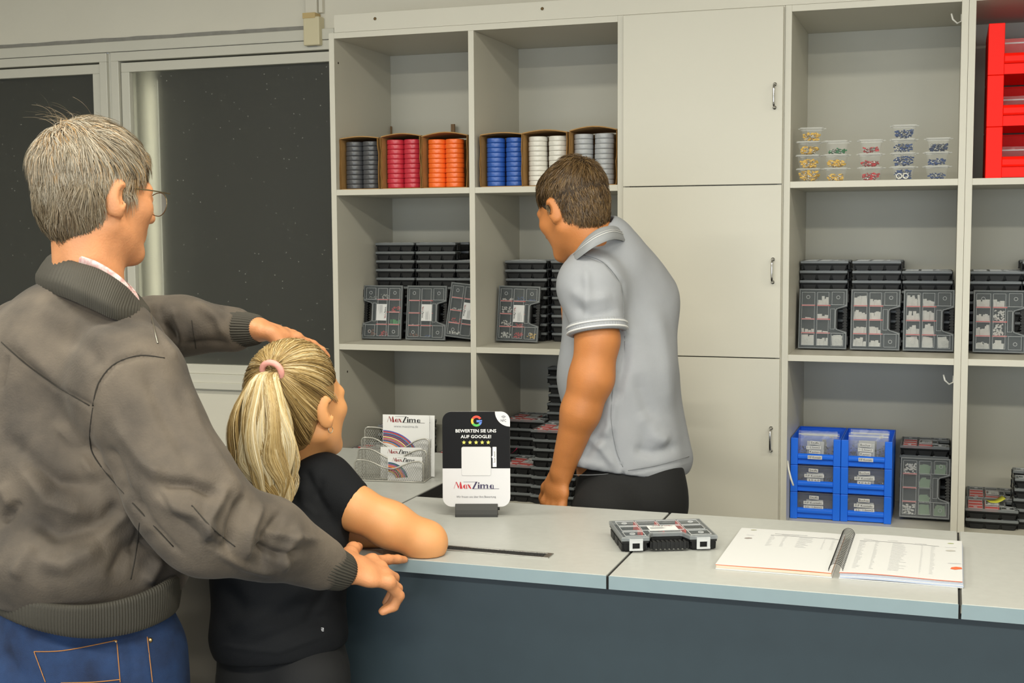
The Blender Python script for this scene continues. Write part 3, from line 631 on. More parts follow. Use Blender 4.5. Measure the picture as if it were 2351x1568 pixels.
# ------------------------------------------------------------------ BLUE AND RED STACKING BINS
BLUEB=mat('blue_bin_plastic','#2470ee',.4,spec=.3,bump=.05,bscale=500); REDB=mat('red_bin_plastic','#ff1603',.45,spec=.2,bump=.05,bscale=500)
WINC=clear('bin_window','#a5aab0',.10,.06); BAGC=clear('zip_bag','#dfe3e6',.10,.12); BAGT=clear('zip_bag_thick','#e9ebec',.6,.3)
def bin_(w,d,h,m,name_lab,cat,group,window=True,loc=(0,0,0)):
    t=thing('stacking_bin',name_lab,cat,loc,0,group)
    b=MB(); th=.003; pw=w*.145; zl=h*.12
    b.box(th,w-th,.012,d-th,.004,.008)                                    # floor
    b.box(0,th,.006,d,.004,h); b.box(w-th,w,.006,d,.004,h); b.box(th,w-th,d-th,d,.004,h)
    b.build('shell',m,t,bev=.001)
    # front frame: two wide posts, bar with sloping ledge and recessed grip
    f=MB(); zo=h*.50
    for x0,x1 in ((0,pw),(w-pw,w)):
        f.rings([[(x0,0,.0),(x1,0,.0),(x1,.009,.0),(x0,.009,.0)],[(x0,0,h),(x1,0,h),(x1,.009,h),(x0,.009,h)]])
    f.rings([[(pw,.0005,h*.22),(w-pw,.0005,h*.22),(w-pw,.012,h*.22),(pw,.012,h*.22)],[(pw,-.002,h*.26),(w-pw,-.002,h*.26),(w-pw,.012,h*.26),(pw,.012,h*.26)],[(pw,-.002,h*.36),(w-pw,-.002,h*.36),(w-pw,.012,h*.36),(pw,.012,h*.36)],[(pw,.004,h*.42),(w-pw,.004,h*.42),(w-pw,.012,h*.42),(pw,.012,h*.42)]])
    f.build('front_frame',m,t,bev=.0016)
    MB().box(pw,w-pw,.007,.010,.002,h*.22).build('grip_recess',m,t,bev=.0005)
    if window: MB().box(pw-.001,w-pw+.001,.005,.0062,h*.42,h*.985).build('front_window',WINC,t)
    f=MB()
    for x in (.006,w-.012): pass
    f.box(.001,w-.001,d-.008,d-.001,h*.97,h*.999); f.build('rim',m,t,bev=.0008)
    return t
def strip_label(parent,x,z,w,h,s,tilt=0,y=-.001):
    b=MB(); M=Matrix.Translation((x,y,z))@Matrix.Rotation(tilt,4,'Y'); b.box(-w/2,w/2,-.0006,0,-h/2,h/2,M)
    o=b.build('sticker',PAPER,parent)
    b=MB(); add_text(b,s,0,0,w*.86,h*.62,lambda u,v:tuple(M@Vector((u,-.0009,v)))); b.build('lettering',INK,o)
bx0=OY(1813,1190,.02)[0]; bw=.1495; bh=.083; bd=.255
RW=['lowest','middle','topmost']
TXT=[[['Stift','F/F Kontakt','0,5– 1,0mm2'],['Stift','F/F Kontakt','4,0 6,0'],['Stift','1–2,5mm2','Kasten','F/F Kontakt']],
     [['Buchse','F/F Kontakt','0,5– 1,0mm2'],['Buchse','F/F Kontakt','4,0 6,0'],['Buchse','1–2,5mm2','Kasten','F/F Kontakt']]]
CLIPM=mat('loose_clips','#8f8f8a',.3,metal=.7,noise=.3,nscale=300)
def zipbag(x0,x1,y0,y1,z0,z1,label,seed,lean=.02,dark=False,clips=.5,insert=True):
    rr=random.Random(seed); t=thing('zip_bag',label,'bag',((x0+x1)/2,(y0+y1)/2,z0),0,'zip bags in the stacking bins'); w=(x1-x0)/2; h=z1-z0
    n,m=12,8; b=MB()
    for sgn in (-1,1):
        V=[]
        for j in range(m+1):
            for i in range(n+1):
                u=i/n*2-1; v=j/m; bul=(1-u*u)*(math.sin(PI*min(1,v*1.1+.1)))*.5*(y1-y0)*.9
                V.append((u*w,sgn*bul+lean*v+rr.uniform(-.0016,.0016),v*h+rr.uniform(-.001,.001)))
        b.add(V,[(j*(n+1)+i,j*(n+1)+i+1,(j+1)*(n+1)+i+1,(j+1)*(n+1)+i) for j in range(m) for i in range(n)])
    b.build('bag_film',BAGC,t)
    b=MB(); b.box(-w,w,lean-.0008,lean+.0008,h*.86,h*.90); b.build('zip_strip',BAGT,t)
    if insert: b=MB(); b.box(-w*.5,w*.35,-.4*(y1-y0)-.001,-.4*(y1-y0),h*.15,h*.7); b.build('paper_insert',BAGT,t)
    b=MB()
    for k in range(int(150*clips)):
        x=rr.uniform(-w*.9,w*.9); z=rr.random()**1.5*h*.5+.002; y=rr.uniform(-.3,.1)*(y1-y0); M=Matrix.Translation((x,y,z))@Matrix.Rotation(rr.uniform(0,3),4,'Z')@Matrix.Rotation(rr.uniform(-1,1),4,'Y')
        b.box(-.004,.004,-.0008,.0008,-.0008,.0008,M)
    c=b.build('clip_pile',CLIPM,t,kind='stuff'); return t
for col in (0,1):
    for row in (0,1,2):
        x=1.5085+col*(bw+.0012); 
        if x+bw>1.9766: x=1.9766-bw
        z=Z3+.0004+row*(bh+.001)
        cnm=('left','right')[col]
        t=bin_(bw,bd,bh,BLUEB,'%s bin in the %s column of blue stacking bins'%(('lowest blue','middle blue','topmost open blue')[row],cnm),'bin','blue stacking bins on the lower shelf',True,(x,.083,z))
        L=TXT[col][row]; rr=random.Random(col*3+row)
        zs=[.82,.62,.45] if row<2 else [.84,.66,.50]
        for i,s in enumerate(L[:3]):
            strip_label(t,bw*(.47)+rr.uniform(-.002,.002),bh*(zs[i]),.0068*len(s)*.75+.003,.0105,s,rr.uniform(-.05,.05),.0035)
        if len(L)>3: strip_label(t,bw*.49,bh*.31,.043,.0115,L[3],0,-.0026)
        yy=.10
        zipbag(x+.018,x+bw-.014,yy,yy+.035,z+.009,z+bh-.004 if row<2 else z+bh+.016,'clear zip bag of metal clips at the front inside the %s blue bin, %s column'%(RW[row],cnm),col*3+row,clips=.2 if row==0 else .9)
        if row==2:
            for q in range(2): zipbag(x+.02+.004*q,x+bw-.018+.003*q,yy+.045+q*.04,yy+.075+q*.04,z+.009,z+bh+(.012 if q==0 else .004)-.008*(col==0)+.006*col,'clear zip bag %s in the topmost bin, %s blue column'%(('right behind the front bag','farthest back')[q],cnm),90+q+col*7,lean=.03,clips=.3)
            for s,yy2,zz in ((('40',.12,.058),('45',.17,.066)) if col==0 else (('45',.2,.066),)):
                o=MB().box(-.006,.006,-.0005,.0005,-.005,.005).build('sticker',PAPER,t); o.location=(bw*(.6 if s=='40' else .72),yy2,zz); 
                q=MB(); add_text(q,s,0,0,.009,.007,lambda u,v:(u,-.0009,v)); q.build('lettering',INK,o)
# red bins
ra=OY(2262,402,.03); rw=.30; rh=(OY(2262,167,.03)[2]-OY(2262,285,.03)[2])
for row in range(3):
    z=Z1+.0004+row*(rh+.0006)
    t=bin_(rw,.34,rh,REDB,'%s large red stacking bin at the upper right edge'%('lowest','middle','topmost')[row],'bin','red stacking bins on the upper shelf',False,(ra[0],.03,z))
    zipbag(ra[0]+.045,ra[0]+rw-.03,.10,.18,z+.009,z+rh*(.66 if row<2 else .8),'crumpled clear bag of small parts in the %s red bin'%RW[row],50+row,lean=.01,clips=.4,insert=False)
# ------------------------------------------------------------------ REVIEW SIGN
def poly_part(name,polys,m,parent,T,kind=None):
    b=MB()
    for p in polys: b.add([T(*q) for q in p],[tuple(range(len(p)))])
    return b.build(name,m,parent,kind=kind)
def rrect(x0,x1,y0,y1,r,n=6):
    P=[]
    for cx,cy,a in ((x1-r,y0+r,-PI/2),(x1-r,y1-r,0),(x0+r,y1-r,PI/2),(x0+r,y0+r,PI)):
        P+=[(cx+r*math.cos(a+PI/2*i/n),cy+r*math.sin(a+PI/2*i/n)) for i in range(n+1)]
    return P
sp=OZ(1090,1187,ZK); sg=thing('review_sign','black and white upright review sign in a dark base on the counter','sign',(sp[0],sp[1]+.012,ZK),.30)
b=MB(); prof=[(-.014,.0),(-.0135,.006),(-.011,.015),(-.006,.024),(-.003,.027),(.003,.027),(.008,.022),(.013,.010),(.014,0)]
b.rings([[(-.046,y,z) for y,z in prof],[(.046,y,z) for y,z in prof]]); b.build('base',mat('sign_base','#2c2c2b',.6),sg,bev=.0006)
MB().cyl((.046,.004,.015),.003,.004,10,axis='x').build('base_screw',BLACKP,sg)
PW,PH=.1465,.2065; tilt=Matrix.Translation((0,.0,.0205))@Matrix.Rotation(-.05,4,'X')
def PT(eps):
    return lambda x,y:tuple(tilt@Vector(((x-583)/810*PW,-.0016-eps,(1283-y)/1141*PH)))
b=MB(); pr=rrect(-PW/2,PW/2,0,PH,.020,8); b.rings([[tuple(tilt@Vector((x,-.0015,z))) for x,z in pr],[tuple(tilt@Vector((x,.0015,z))) for x,z in pr]]); plate=b.build('plate',mat('sign_white','#cbcacd',.35),sg)
SB=mat('sign_black','#121214',.5,spec=.15)
c=20/146.5*810; arc=lambda cx,cy,r,a0,a1,n=8:[(cx+r*math.cos(a0+(a1-a0)*i/n),cy-r*math.sin(a0+(a1-a0)*i/n)) for i in range(n+1)]
r_=110
top=[(178,822),(988,822),(988,322)]+[(988-180*math.cos(q),142+180*math.sin(q)) for q in np.linspace(PI/2,0,10)]+arc(178+r_,142+r_,r_,PI/2,PI)
poly_part('black_panel',[top],SB,plate,PT(.0002))
GC=[('#e0442f',.55,2.6),('#f0b32e',2.6,3.75),('#4fae50',3.75,5.45),('#5a7fd0',5.45,6.30)]
b=MB(); T2=PT(.0005)
for k,(hx,a0,a1) in enumerate(GC):
    b.m=k; n=12
    ro=[T2(588+66*math.cos(a0+(a1-a0)*i/n),255-66*math.sin(a0+(a1-a0)*i/n)) for i in range(n+1)]; ri=[T2(588+39*math.cos(a0+(a1-a0)*i/n),255-39*math.sin(a0+(a1-a0)*i/n)) for i in range(n+1)]
    b.add(ro+ri,[(i,i+1,n+2+i,n+1+i) for i in range(n)])
b.add([T2(588,243),T2(654,243),T2(654,269),T2(588,269)],[(0,1,2,3)])
b.build('emblem',[mat('emblem_%d'%i,q[0],.5) for i,q in enumerate(GC)],plate)
WT=mat('sign_lettering_white','#e4e3e2',.5)
b=MB(); add_text(b,'BEWERTEN SIE UNS',580,-372,487,40,lambda u,v:PT(.0005)(u,-v),True); add_text(b,'AUF GOOGLE!',580,-441,365,40,lambda u,v:PT(.0005)(u,-v),True); b.build('lettering',WT,plate)
for sx in (436,509,582,655,727):
    st=[(sx+(26 if i%2==0 else 12)*math.sin(PI*i/5),511-(26 if i%2==0 else 12)*math.cos(PI*i/5)) for i in range(10)]
    poly_part('star',[st],mat('star_yellow','#d8d166',.5),plate,PT(.0005))
poly_part('code_card_border',[rrect(405,760,-911,-562,22)],mat('card_border','#a9a9ab',.5),plate,lambda x,y:PT(.0004)(x,-y))
poly_part('code_card',[rrect(408,757,-908,-565,20)],mat('card_white','#cdccce',.4),plate,lambda x,y:PT(.0006)(x,-y))
poly_part('side_tag',[[(778,565),(825,565),(825,805),(778,805)],[(778,670),(778,700),(766,685)]],WT,plate,PT(.0005))
b=MB(); add_text(b,'Scan mich!',0,0,138,22,lambda u,v:PT(.0008)(801-v,685-u)); 
b.build('lettering',INK,plate)
b=MB(); add_text(b,'NFC',911,-249,66,30,lambda u,v:PT(.0004)(u,-v)); add_text(b,'Wir freuen uns über Ihre Bewertung.',582,-1167,477,32,lambda u,v:PT(.0004)(u,-v))
for k,rr_ in enumerate((16,27,38)):
    n=8; o=[PT(.0004)(911+rr_*math.cos(a),229-rr_*math.sin(a)) for a in np.linspace(.75,PI-.75,n+1)]; q=[PT(.0004)(911+(rr_-4)*math.cos(a),229-(rr_-4)*math.sin(a)) for a in np.linspace(.75,PI-.75,n+1)]
    b.add(o+q,[(i,i+1,n+2+i,n+1+i) for i in range(n)])
b.build('lettering',mat('sign_grey_ink','#4a4a50',.5),plate)
b=MB(); add_logo(b,583,-1066,545,lambda u,v:PT(.0004)(u,-v)); b.build('lettering',[LOGOR,LOGOV],plate)
# ------------------------------------------------------------------ WIRE BROCHURE HOLDER
hp=OZ(815,1104,ZK); AH=.13; WH=.176
MESHM=mat('silver_wire','#a9a8a2',.35,metal=.6)
bh_=thing('brochure_holder','silver wire mesh brochure holder with four wavy tiers on the side table','holder',(hp[0],hp[1],ZK),AH)
tiers=[(0,.053,.020,0),(.029,.077,.026,.0),(.058,.100,.030,.0),(.087,.122,.010,.0)]
for y,h,dip,_ in tiers:
    topf=lambda s,h=h,dip=dip:h-dip*(.5-.5*math.cos(2*PI*min(1,max(0,(s-.10)/.84))))**1.2
    pts=[(0,y,.002),(0,y,h-.008),(.0025,y,h-.0025),(.008,y,h)]+[(WH*s,y,topf(s)) for s in np.linspace(.08,.94,22)]+[(WH-.0025,y,h-.0025),(WH,y,h-.008),(WH,y,.002)]
    pn=MB().tube(pts+[(WH*.5,y,.002)],.0021,6,closed=True).build('tier_frame',MESHM,bh_,smooth=True)
    b=MB(); sp_=.0058
    for sgn in (-1,1):
        x0=-h if sgn>0 else 0
        k=int((WH+h)/sp_)+2
        for i in range(k):
            xs=(i*sp_-(h if sgn>0 else 0)); run=[]
            N=20
            for j in range(N+1):
                z=.003+(h-.003)*j/N; x=xs+(z if sgn>0 else -z)*.62
                ok=0.001<x<WH-.001 and z<topf(x/WH)
                if ok: run.append((x,z))
                if (not ok or j==N) and len(run)>1:
                    (xa,za),(xb,zb)=run[0],run[-1]; b.add([(xa-.00045,y,za),(xa+.00045,y,za),(xb+.00045,y,zb),(xb-.00045,y,zb)],[(0,1,2,3)]); run=[]
                elif not ok: run=[]
    b.build('wire_mesh',MESHM,pn)
b=MB(); 
for i in range(16): b.box(WH*i/15-.0004,WH*i/15+.0004,0,.087,.001,.0018)
for i in range(9): b.box(0,WH,.087*i/8-.0004,.087*i/8+.0004,.001,.0018)
b.build('base_mesh',MESHM,bh_)
for x in (0,WH):
    b=MB().tube([(x,0,.002),(x,.087,.002)],.0021,6); b.build('side_rod',MESHM,bh_,smooth=True)
    b=MB()
    for i in range(17):
        y=.087*i/16; b.box(x-.0003,x+.0003,y-.0004,y+.0004,.002,.045+.06*y/.087)
    for i in range(12):
        z=.006+.008*i; b.box(x-.0003,x+.0003,max(0,(z-.045)/.06*.087),.087,z-.0004,z+.0004)
    b.build('side_mesh',MESHM,bh_)
CABC=['#8f1d22','#c8302a','#d9672c','#d8a53a','#e0d9c8','#3f8f3f','#3b55a8','#6a3f93','#c43d86','#3f7fae','#2c2c30']
CABM=[mat('cable_print_%d'%i,c,.5) for i,c in enumerate(CABC)]
def brochure(name,label,x,y,w,h,lw,ly,arc_,lean=.05,url=False):
    M=Matrix.Translation((hp[0],hp[1],ZK))@Matrix.Rotation(AH,4,'Z')@Matrix.Translation((x,y,.0025))@Matrix.Rotation(-lean,4,'X')
    t=thing(name,label,'brochure'); t.matrix_world=M; t['group']='printed brochures in the wire holder'
    MB().box(0,w,-.0009,.0009,0,h).build('paper',PAPER,t)
    b=MB(); add_logo(b,w/2,ly,lw,lambda u,v:(u,-.0012,v)); b.build('lettering',[LOGOD,INK],t)
    if url: b=MB(); add_text(b,'www.maxzima.de',w*.5,ly-.010,w*.52,.006,lambda u,v:(u,-.0012,v)); b.build('lettering',INKG,t)
    if arc_:
        cx,cz,r0,r1=arc_; n=20; b=MB(); K=22; rr=random.Random(int(w*1000))
        for k in range(K):
            b.m=rr.randrange(len(CABC)); ra=r0+(r1-r0)*k/K; rb=r0+(r1-r0)*(k+.85)/K; A=[];B_=[]
            for i in range(n+1):
                a=PI*.62*(1-i/n)+.12; 
                for L,q in ((A,ra),(B_,rb)): L.append((min(w-.001,max(.001,cx+q*math.cos(a))),-.0011-.00001*k,min(h-.002,max(.001,cz+q*math.sin(a)*.8))))
            b.add(A+B_,[(i,i+1,n+2+i,n+1+i) for i in range(n)])
        b.build('printed_cables',CABM,t)
brochure('brochure','tall white brochure with colourful cable bundle at the back of the holder',.052,.066,.121,.155,.098,.136,(.0,.04,.055,.095),url=True)
brochure('brochure','second tall white brochure peeking out behind the front tall one',.064,.073,.121,.154,.098,.136,None)
brochure('brochure','small white card in the third tier of the holder',.055,.037,.106,.078,.070,.062,None)
brochure('brochure','small white card with printed cables in the front tier of the holder',.082,.010,.088,.060,.066,.047,(.0,.004,.02,.052))
# ------------------------------------------------------------------ SPIRAL NOTEBOOK
nb=thing('spiral_notebook','open spiral bound catalogue with printed tables lying on the counter','notebook',(1.7815,-1.6200,ZK),-.004)
PGW,PGL=.212,.303
ORG=mat('orange_sheet','#e2662a',.6); CRM=mat('page_cream','#c4b8a6',.7); WPG=mat('page_white','#c6c7c8',.6); BLP=mat('page_bluish','#a9b3c8',.65)
def leaf(x0,x1,z0a,z0b,th,lift,m,name,par,dy=0):
    """one slightly curved bundle of sheets from the spine out to the free edge"""
    n=10; A=[];B_=[]
    for i in range(n+1):
        s=i/n; x=x0+(x1-x0)*s; z=z0a+(z0b-z0a)*s+lift*math.sin(PI*min(1,s*1.15))*(1-s); 
        A.append(((x,0+dy,z),(x,PGL+dy,z))); B_.append(((x,0+dy,z+th),(x,PGL+dy,z+th)))
    b=MB()
    vs=[p for a in A for p in a]+[p for a in B_ for p in a]; o=2*(n+1); F=[]
    for i in range(n):
        F+= [(2*i,2*i+1,2*i+3,2*i+2),(o+2*i,o+2*i+2,o+2*i+3,o+2*i+1),(2*i,2*i+2,o+2*i+2,o+2*i),(2*i+1,o+2*i+1,o+2*i+3,2*i+3)]
    F+=[(0,o,o+1,1),(2*n,2*n+1,o+2*n+1,o+2*n)]
    b.add(vs,F); return b.build(name,m,par),lambda s:z0a+(z0b-z0a)*s+lift*math.sin(PI*min(1,s*1.15))*(1-s)+th
leaf(-.006,-PGW,.0003,.0003,.0022,.0,WPG,'cover',nb)
leaf(-.007,-PGW+.001,.0027,.0026,.0052,.0006,CRM,'page_block',nb)
leaf(-.007,-PGW,.0083,.0080,.0009,.001,ORG,'orange_sheet',nb)
lf,zL=leaf(-.007,-PGW,.0094,.0091,.0009,.0012,WPG,'page',nb)
leaf(.006,PGW+.001,.0003,.0003,.0015,0,WPG,'cover',nb)
zb=.002
for k,(m,th) in enumerate(((BLP,.0022),(WPG,.0018),(BLP,.0022),(WPG,.0016),(BLP,.0012))):
    leaf(.008,PGW+.002-.0006*k,zb,zb,th-.0002,.002,m,'page_block',nb,.0005*k); zb+=th
leaf(.007,PGW,zb,zb,.0009,.003,ORG,'orange_sheet',nb); zb+=.0011
rt,zR=leaf(.007,PGW,zb,zb,.0009,.003,WPG,'page',nb)
def prints(side,u0,u1,v0,v1,rows,header,zf,par,seed):
    rr=random.Random(seed); b=MB()
    xx=lambda u:(-.007-(1-u)*(PGW-.007)) if side<0 else (.007+u*(PGW-.007))
    sf=lambda u:(1-u) if side<0 else u
    def q(ua,ub,va,vb):
        b.add([(xx(ua),va,zf(sf(ua))+.0003),(xx(ub),va,zf(sf(ub))+.0003),(xx(ub),vb,zf(sf(ub))+.0003),(xx(ua),vb,zf(sf(ua))+.0003)],[(0,1,2,3)])
    b.m=0
    for k in range(8): q(u0+(u1-u0)*k/8,u0+(u1-u0)*(k+1)/8,v1-.002,v1)
    q(u0+.03,u0+.34,v1+.011,v1+.0125); q(u0+.1,u0+.6,v1+.006,v1+.0072)
    b.m=1
    for r in range(rows):
        v=v1-.008-(v1-v0)*r/rows
        for c0,wd in ((0,.09),(.2,.05),(.42,.22),(.78,.03),(.90,.06)):
            a=u0+(u1-u0)*c0; w=(u1-u0)*wd*rr.uniform(.5,1); q(a,a+w*.5,v,v+.0013); q(a+w*.5,a+w,v,v+.0013)
    o=b.build('printed_table',[INKG,INKL],par,kind='stuff')
prints(-1,.32,.97,.165,.255,10,0,zL,lf,1)
prints(1,.09,.80,.03,.245,24,0,zR,rt,2)
def icon(side,u,v,w,h,col,par,zf,n='printed_picture'):
    x=(-.007-(1-u)*(PGW-.007)) if side<0 else (.007+u*(PGW-.007)); z=zf((1-u) if side<0 else u)+.0004
    b=MB(); b.add([(x-w*.5,v-h*.3,z),(x-w*.1,v-h*.5,z),(x+w*.5,v-h*.1,z),(x+w*.45,v+h*.4,z),(x,v+h*.5,z),(x-w*.4,v+h*.2,z)],[tuple(range(6))]); b.build(n,mat('print_'+col.strip('#'),col,.6),par)
icon(-1,.13,.288,.012,.008,'#9a9a80',lf,zL); icon(-1,.13,.215,.015,.012,'#8a8280',lf,zL); icon(-1,.13,.243,.016,.006,'#c2c3c8',lf,zL)
icon(1,.90,.275,.012,.007,'#9aa36f',rt,zR); icon(1,.90,.215,.018,.012,'#a9a7a2',rt,zR); icon(1,.90,.245,.022,.010,'#c9cacd',rt,zR)
icon(1,.95,.085,.020,.022,'#d8623a',rt,zR); icon(1,.935,.120,.024,.008,'#bcbdc2',rt,zR)
RB=mat('black_wire','#141414',.3)
m_=MB(); pts=[(.0125*math.cos(a)*1.0,.0,.0115+.0135*math.sin(a)) for a in np.linspace(-.35,PI+.35,15)]
m_.tube([(p[0],p[1]+.0035*i/14,p[2]) for i,p in enumerate(pts)],.00065,6); rm=m_.mesh('ring',RB,True)
for k in range(25):
    o=link('ring',rm,nb); o.location=(0,.006+k*.0119,.0005)
# ------------------------------------------------------------------ PEOPLE: smooth blended volumes turned into one surface each
def nrm(v): v=np.array(v,float); return v/np.linalg.norm(v)
class Prim:
    def __init__(s,bb0,bb1,fn,k,op): s.b0=np.array(bb0)-.0; s.b1=np.array(bb1); s.fn=fn; s.k=k; s.op=op
def cone(a,b,ra,rb,k=.02,op='u',side=None):
    """tapered rounded limb from a to b; radii are numbers or (width along side, depth)"""
    a=np.array(a,float); b=np.array(b,float); ax=b-a; L=np.linalg.norm(ax); ax_=ax/L
    ell=hasattr(ra,'__len__')
    mx=max(np.max(ra),np.max(rb))
    if ell:
        e1=np.array(side,float); e1=nrm(e1-ax_*(e1@ax_)); e2=np.cross(ax_,e1); ra=np.array(ra); rb=np.array(rb)
        def fn(P):
            q=P-a; t=np.clip(q@ax_/L,0,1); q=q-t[:,None]*ax; r=ra[None]+(rb-ra)[None]*t[:,None]; m=r.min(1)
            x=q@e1/r[:,0]; y=q@e2/r[:,1]; z=q@ax_/m; k0=np.sqrt(x*x+y*y+z*z)+1e-9
            k1=np.sqrt((x/r[:,0])**2+(y/r[:,1])**2+(z/m)**2)+1e-9; return k0*(k0-1)/k1
    else:
        def fn(P):
            q=P-a; t=np.clip(q@ax_/L,0,1); return np.linalg.norm(q-t[:,None]*ax,axis=1)-(ra+(rb-ra)*t)
    return Prim(np.minimum(a,b)-mx,np.maximum(a,b)+mx,fn,k,op)
def ellp(c,r,k=.02,op='u',A=None):
    c=np.array(c,float); r=np.array(r,float); A=np.eye(3) if A is None else np.array(A)   # rows of A: axes
    def fn(P):
        q=(P-c)@A.T; k0=np.linalg.norm(q/r,axis=1)+1e-9; k1=np.linalg.norm(q/r**2,axis=1)+1e-9; return k0*(k0-1)/k1
    e=np.abs(A.T*r).max(1)*1.0; e=np.sqrt(((A.T*r)**2).sum(1)); return Prim(c-e,c+e,fn,k,op)
def chain(pts,rs,k=.01,side=None): return [cone(pts[i],pts[i+1],rs[i],rs[i+1],k,side=side) for i in range(len(pts)-1)]
def evalp(prims,P):
    d=np.full(len(P),9.0)
    for p in prims:
        v=p.fn(P)
        if p.op=='u': h=np.clip(.5+.5*(d-v)/p.k,0,1); d=d*(1-h)+v*h-p.k*h*(1-h)
        else: h=np.clip(.5-.5*(d+v)/p.k,0,1); d=d*(1-h)+(-v)*h+p.k*h*(1-h)
    return d
def surface(prims,h):
    B=20; lo=np.min([p.b0 for p in prims if p.op=='u'],0)-.03; hi=np.max([p.b1 for p in prims if p.op=='u'],0)+.03
    nb=np.ceil((hi-lo)/(h*B)).astype(int); S=h*B
    ix=np.stack(np.meshgrid(*[np.arange(n) for n in nb],indexing='ij'),-1).reshape(-1,3); cen=lo+(ix+.5)*S
    dmin=np.full(len(ix),9.0); hd=S*.87
    for p in prims:
        if p.op!='u': continue
        m=np.all((cen>p.b0-hd-.03)&(cen<p.b1+hd+.03),1)
        if m.any(): dmin[m]=np.minimum(dmin[m],np.abs(p.fn(cen[m]))*.75-p.k*.3)
    # keep blocks near any primitive surface
    keep=ix[dmin<hd*1.15]
    g=np.stack(np.meshgrid(*[np.arange(B+1)]*3,indexing='ij'),-1).reshape(-1,3)
    NY=int(nb[1]*B+2); NZ=int(nb[2]*B+2); gid=lambda c:(c[...,0]*NY+c[...,1])*NZ+c[...,2]
    VI=[];VP=[];Q=[]
    co=np.array([(i,j,k) for i in (0,1) for j in (0,1) for k in (0,1)])
    ed=[(a,b) for a in range(8) for b in range(a+1,8) if np.abs(co[a]-co[b]).sum()==1]
    for blk in keep:
        o=lo+blk*S; rel=[p for p in prims if np.all(o-.03-p.k<p.b1) and np.all(o+S+.03+p.k>p.b0)]
        if not any(p.op=='u' for p in rel): continue
        V=evalp(rel,o+g*h).reshape(B+1,B+1,B+1)
        if V.min()>0 or V.max()<0: continue
        C8=np.stack([V[a:B+a,b:B+b,c:B+c] for a,b,c in co],-1); act=(C8.min(-1)<0)&(C8.max(-1)>=0)
        ii=np.argwhere(act); c8=C8[act]
        s=np.zeros((len(ii),3)); n=np.zeros(len(ii))
        for a,b in ed:
            va,vb=c8[:,a],c8[:,b]; m=(va<0)!=(vb<0); t=np.where(m,va/(va-vb+1e-20),0); s+=np.where(m[:,None],co[a]+t[:,None]*(co[b]-co[a]),0); n+=m
        VP.append(o+(ii+s/n[:,None])*h); base=blk*B; VI.append(gid(ii+base))
        W_=V[:B,:B,:B]<0
        for ax in range(3):
            sh=[slice(0,B)]*3; sh[ax]=slice(1,B+1); W2=V[tuple(sh)]<0; e=np.argwhere(W_!=W2); 
            if not len(e): continue
            ins=W_[tuple(e.T)]; u=(ax+1)%3; w=(ax+2)%3; du=np.zeros(3,int); dw=np.zeros(3,int); du[u]=1; dw[w]=1; e=e+base
            q=np.stack([gid(e-du-dw),gid(e-dw),gid(e),gid(e-du)],1); q[~ins]=q[~ins][:,::-1]; Q.append(q)
    VI=np.concatenate(VI); VP=np.concatenate(VP); Q=np.concatenate(Q); od=np.argsort(VI); VS=VI[od]; VP=VP[od]
    loc=np.searchsorted(VS,Q); loc=np.clip(loc,0,len(VS)-1); ok=(VS[loc]==Q).all(1); return VP,loc[ok]
def vnormals(V,Q):
    n=np.cross(V[Q[:,2]]-V[Q[:,0]],V[Q[:,3]]-V[Q[:,1]]); N=np.zeros_like(V)
    for i in range(4): np.add.at(N,Q[:,i],n)
    return N/(np.linalg.norm(N,axis=1)[:,None]+1e-12)
def smooth(V,Q,it=1,l=.5):
    for _ in range(it):
        S=np.zeros_like(V); c=np.zeros(len(V))
        for i in range(4):
            for j in (1,3): np.add.at(S,Q[:,i],V[Q[:,(i+j)%4]]); np.add.at(c,Q[:,i],1)
        V=V*(1-l)+l*S/np.maximum(c,1)[:,None]
    return V
def npmesh(name,V,Q,m,parent,label=None,attr=None,smooth_=True):
    me=bpy.data.meshes.new(name); me.vertices.add(len(V)); me.vertices.foreach_set('co',np.ascontiguousarray(V,dtype=np.float32).ravel())
    n=Q.shape[1]; me.loops.add(len(Q)*n); me.loops.foreach_set('vertex_index',np.ascontiguousarray(Q,dtype=np.int32).ravel())
    me.polygons.add(len(Q)); me.polygons.foreach_set('loop_start',np.arange(0,len(Q)*n,n,dtype=np.int32))
    try: me.polygons.foreach_set('loop_total',np.full(len(Q),n,dtype=np.int32))
    except Exception: pass
    me.update(calc_edges=True); me.polygons.foreach_set('use_smooth',[smooth_]*len(Q)); me.validate()
    if attr is not None:
        a=me.attributes.new('tint','FLOAT','POINT'); a.data.foreach_set('value',np.ascontiguousarray(attr,dtype=np.float32))
    me.materials.append(m); o=link(name,me,parent,label=label)
    r=parent
    while r.parent: r=r.parent
    if parent is r: o.location=(-r.location[0],-r.location[1],-r.location[2])
    return o
def noise3(P,sc,seed=0,oct_=2):
    """cheap smooth pseudo-noise from summed sines (deterministic)"""
    g=np.random.default_rng(seed); out=np.zeros(len(P)); a=1
    for o in range(oct_):
        for _ in range(6):
            k=g.normal(size=3); k/=np.linalg.norm(k); out+=a*np.sin(P@k*sc*(1+.5*g.random())*2**o+g.random()*6.28)/6
        a*=.5
    return out
